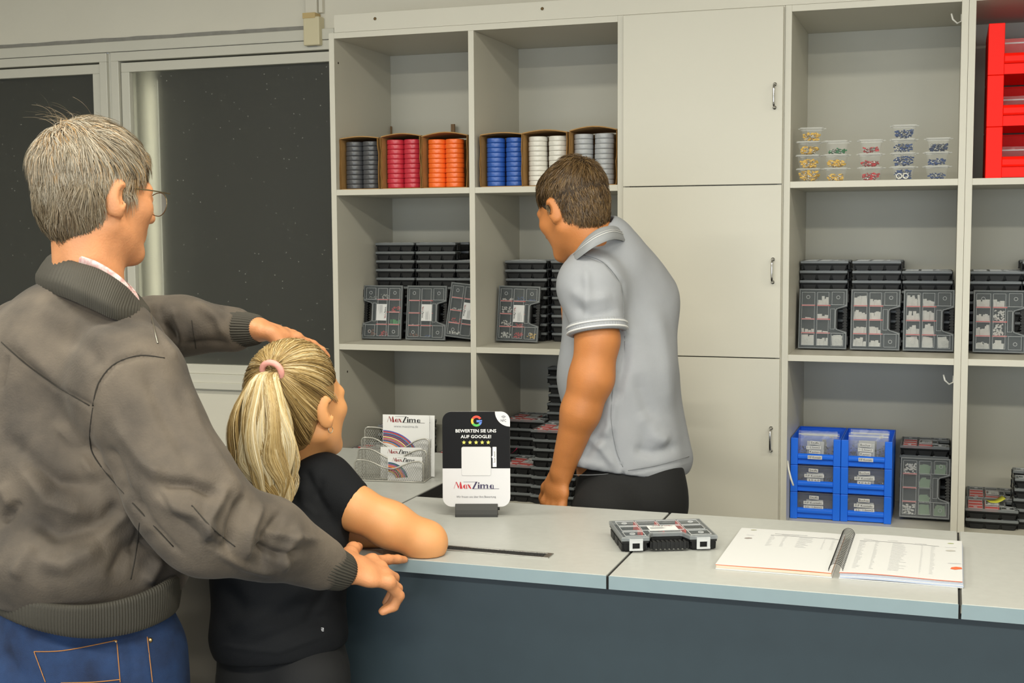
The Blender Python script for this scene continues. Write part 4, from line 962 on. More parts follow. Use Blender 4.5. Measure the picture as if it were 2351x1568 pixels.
def folds(V,N,L):
    """sculpt cloth folds: each entry (points, half width, height) lies on the side seen from the front of the person's near side"""
    px,py,d=proj_np(V); fac=np.clip(-(N*( (V-CAM)/np.linalg.norm(V-CAM,axis=1)[:,None])).sum(1)*1.6,0,1); D=np.zeros(len(V))
    for pts,w,hgt in L:
        best=np.full(len(V),1e9); 
        tt=np.zeros(len(V)); n=len(pts)-1
        for i in range(n):
            a=np.array(pts[i],float); b=np.array(pts[i+1],float); ab=b-a; t=np.clip(((px-a[0])*ab[0]+(py-a[1])*ab[1])/(ab@ab),0,1)
            q=np.hypot(px-a[0]-t*ab[0],py-a[1]-t*ab[1]); m=q<best; best=np.where(m,q,best); tt=np.where(m,(i+t)/n,tt)
        env=np.clip(np.minimum(tt,1-tt)*5,0.15,1); D+=hgt*np.exp(-(best/w)**2)*env
    return V+N*(D*fac)[:,None]
def proj_np(V):
    v=V-CAM; d=v@CF; return 1175.5+FPX*(v@CR)/d,784-FPX*(v@CU)/d,d
def spl(pts,n,closed=True):
    P=np.array(pts,float); m=len(P); out=[]
    for i in range(n):
        u=i/n*m if closed else i/(n-1)*(m-1); k=int(math.floor(u)); t=u-k
        if closed: p=[P[(k+j)%m] for j in (-1,0,1,2)]
        else: p=[P[min(max(k+j,0),m-1)] for j in (-1,0,1,2)]
        out.append(.5*((2*p[1])+(-p[0]+p[2])*t+(2*p[0]-5*p[1]+4*p[2]-p[3])*t*t+(-p[0]+3*p[1]-3*p[2]+p[3])*t**3))
    return np.array(out)
def band(name,rings,ribs,amp,m,parent,label=None,n=None,thick=.004,per=6):
    """ribbed knit band lofted through closed rings"""
    n=n or ribs*per; R=[spl(r,n) for r in rings]; rows=12; rs=np.linspace(0,len(R)-1,rows); L=[]
    c=np.mean([r.mean(0) for r in R],0)
    for k,t in enumerate(rs):
        i=min(int(t),len(R)-2); f=t-i; q=R[i]*(1-f)+R[i+1]*f; cc=q.mean(0); out=q-cc; ax=nrm(R[-1].mean(0)-R[0].mean(0)); out=out-(out@ax)[:,None]*ax; out/=np.linalg.norm(out,axis=1)[:,None]
        bulge=.0025*math.sin(PI*k/(rows-1))-(.003 if k in (0,rows-1) else 0)
        ph=np.arange(n)/n*ribs*2*PI; L.append(q+out*(amp*np.cos(ph)[:,None]+bulge))
    inner=[]
    for k in (rows-1,0):
        q=L[k]; cc=q.mean(0); o_=(q-cc); inner.append(q-o_/np.linalg.norm(o_,axis=1)[:,None]*thick*2)
    A=L+inner; V=np.concatenate(A); K=len(A); Q=[]
    idx=np.arange(n); j=(idx+1)%n
    for k in range(K-1): Q.append(np.stack([k*n+idx,k*n+j,(k+1)*n+j,(k+1)*n+idx],1))
    return npmesh(name,V,np.concatenate(Q),m,parent,label)
# ---- head, hand and hair builders
def frame(F,Uh=(0,0,1)):
    F=nrm(F); R_=nrm(np.cross(F,Uh)); U=np.cross(R_,F); return np.array([R_,F,U])      # rows: right, front, up
def head_prims(c,A,s=1.0,male=True,neck=None,nr=.056):
    T_=lambda x,y,z:c+s*(x*A[0]+y*A[1]+z*A[2])
    E=lambda x,y,z,rx,ry,rz,k=.02,op='u':ellp(T_(x,y,z),np.array([rx,ry,rz])*s,k,op,A)
    C=lambda a,b,ra,rb,k=.015:cone(T_(*a),T_(*b),ra*s,rb*s,k)
    P=[E(0,-.018,.035,.074,.092,.082,.02),E(0,.030,-.012,.060,.066,.080,.03),E(0,.028,-.050,.052,.055,.052,.03)]
    P+=[C((0,.072,-.098),(0,.060,-.088),.018,.022,.02)]
    for sx in (-1,1):
        P+=[C((sx*.056,-.002,-.055),(sx*.020,.066,-.098),.016,.016,.025),E(sx*.042,.060,-.018,.020,.020,.018,.02),C((sx*.012,.086,.018),(sx*.048,.070,.016),.008,.007,.015)]
    P+=[C((0,.088,.012),(0,.106,-.030),.007,.011,.012),E(-.011,.096,-.034,.008,.009,.007,.006),E(.011,.096,-.034,.008,.009,.007,.006)]
    for sx in (-1,1): P+=[E(sx*.030,.090,.002,.014,.012,.009,.010,'s'),E(sx*.030,.078,.001,.0125,.0125,.0125,.003)]
    P+=[C((-.020,.084,-.060),(.020,.084,-.060),.0055,.0055,.006),C((-.017,.083,-.070),(.017,.083,-.070),.006,.006,.006)]
    for sx in (-1,1):      # ears: rim, lobe and hollow
        P+=[ellp(T_(sx*.080,-.012,-.006),np.array([.0080,.019,.034])*s,.006,'u',np.array([nrm(A[0]*.86-sx*A[1]*.5),nrm(A[1]*.86+sx*A[0]*.5),A[2]]))]
        P+=[C((sx*.077,-.002,-.030),(sx*.078,-.002,-.036),.007,.006,.005)]
        P+=[ellp(T_(sx*.087,-.004,-.004),np.array([.006,.008,.017])*s,.004,'s',A)]
    if neck is not None: P+=[cone(T_(0,-.022,-.045),neck,nr*s,nr*1.05,.03)]
    return P
def hand_prims(w,D,N,S,s=1.0,curl=(20,30,40,45),spread=.12,thumb=(.4,.3),k=.006,fore=None,splay=None):
    """w wrist, D towards the fingers, N out of the back of the hand, S towards the thumb side"""
    w=np.array(w,float); D=nrm(D); N=nrm(N-D*(np.dot(N,D))); S=nrm(S-D*np.dot(S,D)-N*np.dot(S,N))
    P=[cone(w,w+D*.045*s,(.026*s,.019*s),(.036*s,.015*s),.015,side=S),cone(w+D*.04*s,w+D*.082*s,(.037*s,.0145*s),(.040*s,.012*s),.012,side=S)]
    Ls=[(.042,.026,.021),(.047,.030,.022),(.043,.028,.021),(.034,.021,.019)]
    for i in range(4):
        off=(.030-.0205*i)*s; base=w+D*(.082-.004*abs(i-1))*s+S*off; sp=(1.3-i)*spread*.8 if splay is None else splay[i]; d=nrm(D+S*sp); cu=math.radians(curl[i]); a=cu*.5; p=base-d*.012*s; r0=.0092*s
        q=base; pts=[p,q]; 
        for j,l in enumerate(Ls[i]):
            dd=d*math.cos(a)-N*math.sin(a); q=q+dd*l*s; pts.append(q); a+=cu*(.9 if j==0 else .7)
        rr=[.0098*s,.0095*s,.0085*s,.0078*s,.0066*s]; P+=chain(pts,rr,k*.7)
        P+=[ellp(base+N*.003*s,np.array([.0105]*3)*s,.008)]
    t0=w+D*.018*s+S*.022*s; t1=w+D*.048*s+S*(.044+.01*thumb[0])*s-N*.012*s*thumb[1]*3; dt=nrm(D*(1-thumb[0]*.4)+S*thumb[0]-N*thumb[1]); t2=t1+dt*.033*s; t3=t2+nrm(dt-S*.25-N*thumb[1]*.5)*.026*s
    P+=chain([t0,t1,t2,t3],[.0150*s,.0125*s,.0105*s,.0082*s],.010)
    return P
def strands(name,roots,paths,rad,m,parent,tint,label=None,out=None):
    """paths: (n,k,3) points of every strand; thin tapering ribbons lying roughly flat on the head"""
    n,k,_=paths.shape; tan=np.gradient(paths,axis=1); tan/=np.linalg.norm(tan,axis=2)[...,None]+1e-9
    o_=(RNG.normal(size=(n,1,3))*.35+(paths-paths.mean((0,1)) if out is None else out)/.1); a=np.cross(tan,o_); a/=np.linalg.norm(a,axis=2)[...,None]+1e-9
    tp=np.linspace(1,.3,k)**.7; R_=(rad[:,None]*tp[None])[...,None]*a; V=np.stack([paths-R_,paths+R_],2).reshape(-1,3); idx=np.arange(n*k*2).reshape(n,k,2)
    Q=np.stack([idx[:,:-1,0],idx[:,:-1,1],idx[:,1:,1],idx[:,1:,0]],-1).reshape(-1,4)
    return npmesh(name,V,Q,m,parent,label,attr=np.repeat(tint,k*2))
def on_surface(V,pts,parent,far=60,lift=.0008,n=18,dref=1.9):
    """points of a line laid on the nearest visible skin of the cloth, in the parent's own frame"""
    px,py,d=proj_np(V); out=[]
    for p in spl(np.array(pts,float),n,False):
        r2=(px-p[0])**2+(py-p[1])**2; m=np.argsort(r2)[:24]; q=m[np.argmin(d[m]+np.sqrt(r2[m])*.0008)]; near=m[d[m]<d[q]+.02]; w=1/(r2[near]+4); dd=(d[near]*w).sum()/w.sum(); out.append(tuple(W(p[0],p[1],dd-lift)))
    return out
def seam(V,pts,m,parent,r=.0011,lift=.0002,n=18,name='seam'):
    P=on_surface(V,pts,parent,lift=lift,n=n); root=parent
    while root.parent: root=root.parent
    base=Vector(root.location)+Vector(parent.location) if parent is not root else Vector(root.location)
    o=MB().tube(P,r,5).build(name,m,parent,smooth=True); o.location=-base; return o
def hairmat(name,cols,rough=.42):
    m=bpy.data.materials.new(name); m.use_nodes=True; nt=m.node_tree; b=nt.nodes['Principled BSDF']; b.inputs['Roughness'].default_value=rough; b.inputs['Specular IOR Level'].default_value=.45
    a=nt.nodes.new('ShaderNodeAttribute'); a.attribute_name='tint'; r=nt.nodes.new('ShaderNodeValToRGB'); 
    while len(r.color_ramp.elements)<len(cols): r.color_ramp.elements.new(.5)
    for i,c in enumerate(cols): r.color_ramp.elements[i].position=i/(len(cols)-1); r.color_ramp.elements[i].color=lin(c)
    nt.links.new(a.outputs['Fac'],r.inputs['Fac']); nt.links.new(r.outputs['Color'],b.inputs['Base Color']); return m
def hproj(P,r,oc):
    """direction on the hair shell: an ellipsoid that stays full towards the nape"""
    q=(P-oc)/r; w=np.where(q[:,2]<0,.60,1.0); nn=np.sqrt(q[:,0]**2+q[:,1]**2+(w*q[:,2])**2); return q/nn[:,None]
def scalp_hair(c,A,s,n,keep,flow,length,lift,k=7,rx=(.0755,.0955,.0855),oc=(0,-.018,.035),seed=1,jit=.25,mess=.35,grav=.10):
    """strands following the skull: roots where keep(local) is true, growing along flow(local)"""
    g=np.random.default_rng(seed); u=g.normal(size=(n*5,3)); u[:,2]-=.35*(u[:,2]<0); u/=np.linalg.norm(u,axis=1)[:,None]; r=np.array(rx); oc=np.array(oc)
    L=hproj(u*r+oc,r,oc)*r+oc; m=keep(L); L=L[m][:n]; N=len(L); pts=[L.copy()]
    nz=np.stack([noise3(L,95,seed*3+q,2) for q in range(3)],1)
    F=flow(L)+nz*mess+g.normal(size=L.shape)*jit; ln=length(L)*(.6+.6*g.random(N)); li=lift(L)*(.35+.9*g.random(N))*(1+.8*noise3(L,70,seed+40,2))
    p=L.copy()
    for j in range(1,k):
        q=(p-oc)/r; nn=q/r; nn[:,2]*=.6; nn/=np.linalg.norm(nn,axis=1)[:,None]; f=F-nn*(F*nn).sum(1)[:,None]; f/=np.linalg.norm(f,axis=1)[:,None]+1e-9
        p=p+f*(ln/(k-1))[:,None]; base=hproj(p,r,oc)*r+oc; t=j/(k-1); h=.0015+li*(math.sin(PI*min(t,.75)/1.5))
        p=base; pts.append(base+nn*h[:,None]); F=F+np.array([0,0,-grav])
    Pl=np.stack(pts,1); return c+s*(Pl@A)
def hair_cap(c,A,s,front=.10,fr=.066,low=-.055):
    T=lambda x,y,z:c+s*(np.array([x,y,z])@A)
    return surface([ellp(T(0,-.020,.037),np.array([.0755,.0950,.0850])*s,.01,'u',A),cone(T(0,-.020,.020),T(0,-.024,low),(.0740*s,.0930*s),(.062*s,.071*s),.02,side=A[0]),
      ellp(T(0,.10,-.02),np.array([.12,front-.024,.075])*s,.01,'s',A),ellp(T(0,.055,-.06),np.array([.13,.085,.070])*s,.01,'s',A)],.0045)
SKIN_OLD=mat('skin_older_man','#cb8c60',.5,sss=.12,noise=.10,nscale=30,bump=.25,bscale=260)
SKIN_G=mat('skin_girl','#d19560',.5,sss=.12,noise=.05,nscale=14,bump=.08,bscale=300)
SKIN_S=mat('skin_shop_man','#bb7843',.5,sss=.12,noise=.08,nscale=18,bump=.2,bscale=300)
def place_person(name,label,x,y): return thing(name,label,'person',(x,y,0))
_r0=np.array([CR[0],CR[1],0]); _r0/=np.linalg.norm(_r0); _f0=np.array([CF[0],CF[1],0]); _f0/=np.linalg.norm(_f0); ZU=np.array([0,0,1.0])
def shoe(P,x,y,F,m):
    F=nrm([F[0],F[1],0]); b=surface([cone(np.array([x,y,.035])-F*.06,np.array([x,y,.035])+F*.13,(.038,.034),(.042,.026),.02,side=np.cross(F,ZU)),cone([x-F[0]*.03,y-F[1]*.03,.05],[x-F[0]*.03,y-F[1]*.03,.11],.042,.045,.03),ellp([x+F[0]*.04,y+F[1]*.04,-.05],[.3,.3,.052],.004,'s')],.006)
    npmesh('shoe',b[0],b[1],m,P)
SHOEM=mat('dark_leather','#2b2724',.5)
# ================= OLDER MAN =================
F1=nrm(_r0*.66+_f0*.75); S1=np.cross(F1,ZU)       # he faces right and away; S1 = his right side
hc=W(225,448,2.31); AH1=frame(F1+ZU*-.10)
nb1=W(205,660,2.30)
HS1=1.015
om=place_person('person','older man in grey-brown jacket and jeans, grey hair and glasses, arm stretched over the girl',*W(190,1400,2.25)[:2])
B1=head_prims(hc,AH1,HS1,neck=nb1,nr=.058)
ls=W(95,800,2.46); rs=W(322,860,2.14)
B1+=[cone(W(165,870,2.33),W(190,1250,2.27),(.12,.085),(.13,.09),.03,side=_r0),cone(ls,rs,.035,.035,.03)]
# right arm under the sleeve
re_=W(470,1215,2.13); rw=W(775,1312,2.27)
B1+=chain([rs,re_],[.042,.038],.02)+[cone(re_,rw,.036,.026,.02)]
le=W(375,770,2.70); lw=W(590,757,2.62)
B1+=chain([ls,le],[.042,.038],.02)+[cone(le,lw,.036,.025,.02)]
# right hand resting on the counter edge
Dh=nrm(W(905,1316,2.345)-W(790,1310,2.27)); Nh=nrm(ZU*.86-_f0*.45)
Sh=np.cross(ZU,Dh); Sh=Sh if Sh@_f0>0 else -Sh
hw=W(783,1308,2.27)
B1+=hand_prims(hw,Dh,Nh,Sh,1.12,curl=(4,48,60,66),spread=.22,thumb=(.75,.1),splay=(.26,.12,-.06,-.25))
# left hand on the girl's head
Dl=nrm(_r0*.62+_f0*.70-ZU*.20); Nl=nrm(ZU*.93-_f0*.25); Sl=-nrm(np.cross(ZU,Dl)); Sl=Sl if Sl@_f0<0 else -Sl
B1+=hand_prims(W(592,756,2.60),Dl,Nl,Sl,1.0,curl=(14,16,20,26),spread=.10,thumb=(.5,.8))
V,Q=surface(B1,.0036); V=smooth(V,Q,1,.4); body1=npmesh('body',V,Q,SKIN_OLD,om)
# ---- jacket
JM=mat('jacket_suede','#393430',.85,noise=0,nscale=9,col2='#655b50',bump=.35,bscale=260,sheen=.06,detail=6)
RIBM=mat('jacket_rib','#3e3b34',.8,bump=.2,bscale=500)
J=[cone(W(160,845,2.30),W(185,1110,2.26),(.178,.135),(.188,.150),.05,side=_r0),cone(W(185,1110,2.26),W(192,1330,2.25),(.186,.150),(.162,.140),.05,side=_r0),
   cone(W(60,800,2.44),W(285,850,2.16),.088,.082,.07),cone(W(128,722,2.35),W(268,765,2.215),.054,.052,.06),
   ellp(W(70,1000,2.28),(.10,.10,.16),.06),ellp(W(120,1290,2.16),(.14,.10,.07),.05),ellp(W(330,1290,2.24),(.075,.09,.065),.05)]
sh0=W(305,900,2.13)
J+=[cone(sh0,W(425,1130,2.09),.094,.084,.05),cone(W(425,1130,2.09),W(480,1205,2.10),.084,.077,.04),cone(W(480,1205,2.10),W(610,1235,2.16),.077,.066,.04),cone(W(610,1235,2.16),W(735,1292,2.245),.066,.046,.03)]
J+=[cone(W(95,785,2.47),W(350,757,2.66),.078,.063,.05),cone(W(350,752,2.68),W(420,748,2.66),.062,.058,.03),cone(W(420,748,2.66),W(535,757,2.635),.058,.046,.03)]
J+=[cone(W(222,560,2.31),W(208,660,2.31),.064,.072,.01,'s')]
J.insert(7,Prim([-9]*3,[9]*3,lambda P:((P-W(200,1400,2.15))@nrm(ZU)) ,.012,'s'))
V,Q=surface(J,.0045); V=smooth(V,Q,2,.5); N=vnormals(V,Q)
FL=[ # back seams (narrow grooves)
 ([(0,783),(60,835),(130,885),(205,930),(213,940)],5,-.004),([(213,940),(205,1010),(225,1060),(300,1150),(400,1258),(420,1272)],6,-.005),
 ([(213,930),(225,880),(262,835),(320,815),(380,822)],5,-.004),([(20,810),(2,900)],5,-.004),([(315,1060),(318,1190),(300,1330)],4,-.002),
 ([(330,1090),(420,1200),(560,1290)],5,-.003),
 # soft folds of the back
 ([(0,985),(70,1070),(130,1110),(240,1120)],26,-.012),([(20,1010),(110,1150),(220,1190)],24,.010),([(60,1180),(130,1225),(240,1200),(300,1140)],24,-.012),([(85,1290),(150,1300),(240,1260)],22,.011),
 ([(0,1200),(50,1150)],12,-.012),([(0,1110),(40,1180)],18,.008),([(150,1020),(250,1050),(270,1110)],24,-.009),([(120,960),(190,1040),(230,1110)],22,.008),
 ([(220,1240),(280,1180),(300,1120)],20,.010),([(250,1340),(290,1260),(360,1230)],20,-.009),([(30,1330),(80,1250)],18,.008),([(330,1340),(370,1280)],16,.009),([(60,700),(190,740),(280,800)],28,.005),([(110,760),(200,800),(240,850)],22,-.004),
 ([(20,760),(110,850),(170,920)],26,.006),
 # right sleeve
 ([(420,850),(450,960),(520,1090),(560,1160)],18,.006),([(330,830),(380,960),(450,1080)],24,-.005),([(260,960),(330,1060),(380,1100)],20,.008),([(350,1110),(440,1115),(520,1150)],16,-.012),([(370,1150),(450,1180),(500,1240)],18,.012),
 ([(520,1110),(480,1190),(470,1250)],16,.012),([(560,1130),(530,1210),(520,1270)],14,-.012),([(600,1150),(570,1220),(560,1290)],14,.010),([(650,1170),(610,1230),(600,1300)],12,-.009),([(580,1250),(640,1275),(700,1265)],11,-.009),([(600,1215),(670,1235),(735,1240)],12,.007),([(690,1200),(660,1260),(650,1320)],12,.008),([(490,1260),(560,1300),(640,1320)],12,.006),([(240,1020),(290,1120),(350,1200)],14,-.006),
 # left sleeve
 ([(355,690),(372,740),(420,800)],14,-.009),([(395,700),(415,760),(412,810)],12,.008),([(440,690),(500,730),(520,780)],14,.007),([(490,690),(545,715),(535,780)],10,-.008),([(420,790),(480,785),(530,790)],6,-.004),([(345,730),(380,790),(410,830)],8,.006)]
V=folds(V,N,[(p,w*1.25 if w<8 else w*.85,h*1.45) for p,w,h in FL]); V=V+N*(noise3(V,22,3,3)*.0026)[:,None]
jk=npmesh('jacket',V,Q,JM,om)
def wring(L): return [W(*p) for p in L]
bot2=None
top=wring([(115,583,2.32),(172,600,2.22),(230,618,2.185),(290,656,2.19),(328,697,2.27),(312,668,2.36),(240,618,2.42),(150,590,2.40)])
mid=wring([(98,608,2.325),(163,624,2.19),(222,646,2.15),(279,676,2.15),(334,704,2.26),(320,688,2.38),(240,640,2.45),(135,606,2.42)])
bot=wring([(84,634,2.33),(152,655,2.165),(212,680,2.12),(268,704,2.12),(338,714,2.25),(322,705,2.40),(235,665,2.48),(118,630,2.44)])
bot2=[p-ZU*.022 for p in bot]; band('collar',[bot2,bot,mid,top],95,.0011,RIBM,jk,'dark ribbed knit collar')
def tubeband(name,p0,p1,r0,r1,ribs,parent,lab,m=RIBM,flat=.85,amp=.0011,n=None):
    ax=nrm(p1-p0); a=nrm(np.cross(ax,ZU)); b=np.cross(a,ax)
    R=[[c+r*(math.cos(t)*a+flat*math.sin(t)*b) for t in np.linspace(0,2*PI,17)[:-1]] for c,r in ((p0,r0),((p0+p1)/2,(r0+r1)/2),(p1,r1))]
    return band(name,R,ribs,amp,m,parent,lab,n=n or max(72,ribs*6))
tubeband('cuff',W(722,1290,2.235),W(792,1315,2.28),.046,.037,44,jk,'dark ribbed knit cuff')
tubeband('cuff',W(530,756,2.635),W(598,757,2.62),.043,.033,40,jk,'dark ribbed knit cuff')
wt=wring([(-58,1330,2.27),(35,1373,2.11),(140,1390,2.065),(230,1388,2.06),(320,1366,2.09),(395,1330,2.16),(416,1305,2.28),(380,1285,2.40),(250,1270,2.45),(100,1280,2.45),(-35,1300,2.38)])
wb=wring([(-44,1388,2.27),(40,1434,2.12),(140,1461,2.08),(230,1466,2.075),(320,1450,2.10),(388,1420,2.17),(408,1395,2.28),(374,1370,2.39),(250,1355,2.44),(100,1365,2.44),(-20,1375,2.37)])
band('waistband',[wb,[(a+b)/2 for a,b in zip(wt,wb)],wt],150,.0012,RIBM,jk,'wide ribbed knit hem',per=6)
# zip on the far front edge
SEM=mat('jacket_seam','#2c2823',.9)
for L_ in ([(3,785),(60,836),(130,886),(205,931)],[(213,936),(206,1010),(225,1062),(300,1150),(398,1255)],[(213,932),(226,880),(262,836),(320,816),(378,822)],[(320,1200),(312,1270),(300,1330)],[(440,1160),(490,1215),(540,1255)],[(95,648),(160,672),(240,705),(300,728)],[(440,735),(450,800)]): seam(V,L_,SEM,jk)
seam(V,[(346,722),(353,750),(362,788)],mat('zip_metal','#8d8a80',.35,metal=.8),jk,.0017,.001,name='zip')
# checked shirt collar edge peeping out
SHM=mat('shirt_pink','#c98c8a',.8,col2='#e8dcdc',nscale=90)
st=[p+ZU*.006 for p in wring([(122,580,2.33),(172,592,2.25),(228,611,2.21),(284,648,2.215),(318,690,2.28),(300,660,2.36),(235,610,2.40),(155,586,2.38)])]
sb=[p-ZU*.03 for p in st]; band('shirt_collar',[sb,[(a+b)/2 for a,b in zip(st,sb)],st],1,.0,SHM,om,'pink checked shirt collar edge',n=60,thick=.001)
# ---- jeans
DEN=mat('denim','#0d1f3e',.85,col2='#1d3a66',nscale=16,bump=.5,bscale=900,detail=6)
hipL=W(85,1500,2.36); hipR=W(300,1500,2.20)
TR=[cone(W(198,1420,2.26),W(208,1560,2.27),(.146,.130),(.152,.140),.04,side=_r0),ellp(W(135,1590,2.22),(.10,.085,.11),.05),ellp(W(290,1590,2.20),(.09,.085,.11),.05)]
for hp_ in (hipL,hipR):
    k_=np.array([hp_[0],hp_[1],.50])+F1*.01; a_=np.array([hp_[0],hp_[1],.09])
    TR+=[cone(hp_,k_,.092,.066,.04),cone(k_,a_,.066,.055,.03)]
    shoe(om,a_[0],a_[1],F1,SHOEM)
V,Q=surface(TR,.0065); V=smooth(V,Q,1); N=vnormals(V,Q)
FJ=[([(72,1490),(150,1487),(272,1462)],4,.0016),([(72,1490),(100,1568)],4,.0016),([(272,1462),(280,1568)],4,.0016),([(20,1440),(50,1568)],3.5,.002),([(332,1460),(345,1568)],3.5,.002),([(0,1490),(60,1568)],16,-.006),([(345,1470),(395,1450),(408,1420)],4,.002),([(300,1480),(310,1560)],10,-.003),([(0,1430),(80,1462),(200,1475),(290,1468),(405,1430)],4,-.0025)]
V=folds(V,N,FJ); jn=npmesh('jeans',V,Q,DEN,om)
STM=mat('jeans_stitch','#a9713a',.7)
def stitched(pts,off=2.0):
    """thread laid on the denim surface nearest to the given line"""
    px,py,d=proj_np(V); out=[]
    for p in pts:
        q=np.argmin((px-p[0])**2+(py-p[1])**2+((d-1.9)*60)**2); w=W(p[0],p[1],d[q]-.0012); out.append(tuple(w-np.array(om.location)))
    return out
def dense(pts,n): 
    P=np.array(pts,float); return spl(P,n,False)
for L in ([(78,1496),(150,1493),(268,1470)],[(78,1496),(104,1566)],[(268,1470),(276,1566)],[(338,1462),(350,1566)],[(140,1568),(215,1566),(276,1560)]):
    MB().tube(stitched(dense(L,14)),.0008,5).build('stitch',STM,jn); bpy.context.view_layer.objects
for c in jn.children: c.location=tuple(np.array(om.location)-0*np.array(om.location)) 
for px_,py_ in ((262,1472),(342,1468)):
    q=stitched([(px_,py_)])[0]; o=MB().cyl((0,0,-.002),.0045,.004,14,axis='y').build('rivet',mat('rivet_brass','#b79b6d',.3,metal=.9),jn,smooth=True); o.location=tuple(np.array(q)+np.array(om.location))
# ---- hair
HM1=hairmat('grey_hair',['#45382a','#76654d','#938773','#b6ad9d','#ab8450'],.5)
def keep1(L):
    x,y,z=L.T; ax=np.abs(x); return (z>-.078)&~((y>.052)&(z<.040))&~((ax>.035)&(y>.022)&(z<.034))&~((ax>.045)&(y>-.032)&(z<.004))&~((z<-.02)&(y>-.030))&~((z<-.045)&(y>-.055))
def flow1(L):
    x,y,z=L.T; cr=np.array([0,-.055,.105]); d=L-cr; f=d*1.0; f[:,2]-=.05; f[:,1]+=np.where(z>.06,.06,.0); f[:,0]+=np.where((z>.03)&(y>0),.05,.0); return nrm_rows(f)
def nrm_rows(f): return f/(np.linalg.norm(f,axis=1)[:,None]+1e-9)
P1=scalp_hair(hc,AH1,HS1,26000,keep1,flow1,lambda L:np.where(L[:,1]>.025,.026,np.where(L[:,2]>.04,.044,.032)),lambda L:np.where(L[:,2]>.06,.011,.006),k=8,seed=4,jit=.2,mess=.62)
rl=((P1[:,0]-hc)@AH1.T); g=np.random.default_rng(5)
# mostly grey sides, tan brown towards crown and nape
t1=.44+.11*g.normal(size=len(P1))+.16*noise3(P1[:,0],75,77,2)-.18*np.clip((-rl[:,2])/.05,0,1)+np.where((rl[:,2]>.035)&(rl[:,1]<.05),.42*g.random(len(P1))+.04,0)+np.where((rl[:,1]>.0)&(rl[:,2]<.06),.22,0); t1=np.clip(t1,0,1)
cl=noise3(P1[:,0],130,9,2); P1[:,3:]+=((noise3(P1[:,0],160,11,2)[:,None]*AH1[0]+cl[:,None]*AH1[2])*.006)[:,None,:]
hair1=strands('hair',None,P1,np.full(len(P1),.00062),HM1,om,np.clip(t1+cl*.16,0,1),'short tousled grey hair')
# flyaway strands at the crown
nf=46; fr=hc+HS1*((g.normal(size=(nf,3))*[.025,.02,.004]+[-.02,-.045,.118])@AH1); dirs=(g.normal(size=(nf,3))*[.5,.4,.25]+[-.35,-.25,.9]); 
fl=np.stack([fr+((dirs*t*.042+np.array([-.008,-.008,-.014])*t*t*1.5)@AH1) for t in np.linspace(0,1,7)],1); strands('hair_wisps',None,fl,np.full(nf,.00032),HM1,om,np.full(nf,.3))
capm=hairmat('grey_hair_base',['#4a443b','#6d665b'],.7)
V,Q=hair_cap(hc,AH1,HS1,low=-.046)
npmesh('hair_base',V,Q,capm,om,attr=np.clip(.5+noise3(V,90,2)*.6,0,1))
# ---- glasses
gl=thing('glasses','thin metal framed spectacles worn by the older man','glasses',tuple(hc)); GM=mat('glasses_metal','#8f8266',.25,metal=.9)
def hl(x,y,z): return tuple(HS1*(np.array([x,y,z])@AH1))
for sx in (-1,1):
    MB().tube([hl(sx*.074,.097,.012),hl(sx*.077,.06,.013),hl(sx*.079,.00,.012),hl(sx*.079,-.012,.006),hl(sx*.076,-.026,-.016)],.0013,6).build('temple',GM,gl,smooth=True)
    rim=[hl(sx*(.036+.030*math.cos(a)),.101-.004*abs(math.cos(a)),-.006+.021*math.sin(a)) for a in np.linspace(0,2*PI,25)[:-1]]
    MB().tube(rim,.0009,5,closed=True).build('rim',GM,gl,smooth=True)
    b=MB(); b.add(rim,[tuple(range(24))]); b.build('lens',clear('lens_clear','#dfe6e8',.18,.03),gl)
MB().tube([hl(-.008,.104,.0),hl(0,.108,.003),hl(.008,.104,.0)],.001,6).build('bridge',GM,gl)
# ================= GIRL =================
F2=nrm(_r0*.57+_f0*.82); gc=W(688,929,2.47); AG=frame(F2+ZU*.10); GS=.955
gi=place_person('person','girl with long blond ponytail and black t-shirt leaning her elbows on the counter',*W(640,1430,2.42)[:2])
gn=W(668,1078,2.53)
B2=head_prims(gc,AG,GS,neck=gn,nr=.042)
grs=W(742,1118,2.47); gls=W(600,1090,2.70); gel=W(978,1246,2.475)
B2+=[cone(W(652,1130,2.56),W(640,1420,2.40),(.095,.07),(.095,.075),.05,side=_r0),cone(gls,grs,.036,.036,.04)]
B2+=[cone(grs,W(815,1166,2.45),.042,.0405,.02),cone(W(815,1166,2.45),W(895,1204,2.455),.0405,.0415,.02),cone(W(895,1205,2.455),W(975,1242,2.475),.0415,.0375,.02),ellp(gel,(.037,.036,.036),.02)]
gw=W(800,1200,2.66); B2+=[cone(gel,W(900,1222,2.57),.032,.030,.02),cone(W(900,1222,2.57),gw,.029,.021,.02)]
B2+=hand_prims(gw,nrm(W(720,1196,2.72)-gw),ZU,nrm(-_f0),.82,curl=(20,22,25,28))
gle=W(735,1222,2.52); glw=W(880,1236,2.54)
B2+=[cone(gls,gle,.036,.033,.02),cone(gle,glw,.0290,.020,.02)]
B2+=hand_prims(W(885,1234,2.545),nrm(_r0*.35+_f0*.94),ZU,nrm(-_r0*.6+_f0*.8),.80,curl=(15,18,20,22))
B2=[p for p in B2]
V,Q=surface(B2,.0036); V=smooth(V,Q,1,.4)
V[:,2]=np.where((V[:,2]<ZK+.001)&(V[:,1]>YF-.01)&(V[:,0]>.70),ZK+.001,V[:,2])
npmesh('body',V,Q,SKIN_G,gi)
TSM=mat('black_tshirt','#0f1115',.85,bump=.15,bscale=500,spec=.25)
SLG=cone(W(742,1120,2.475),W(812,1166,2.452),.058,.049,.03)
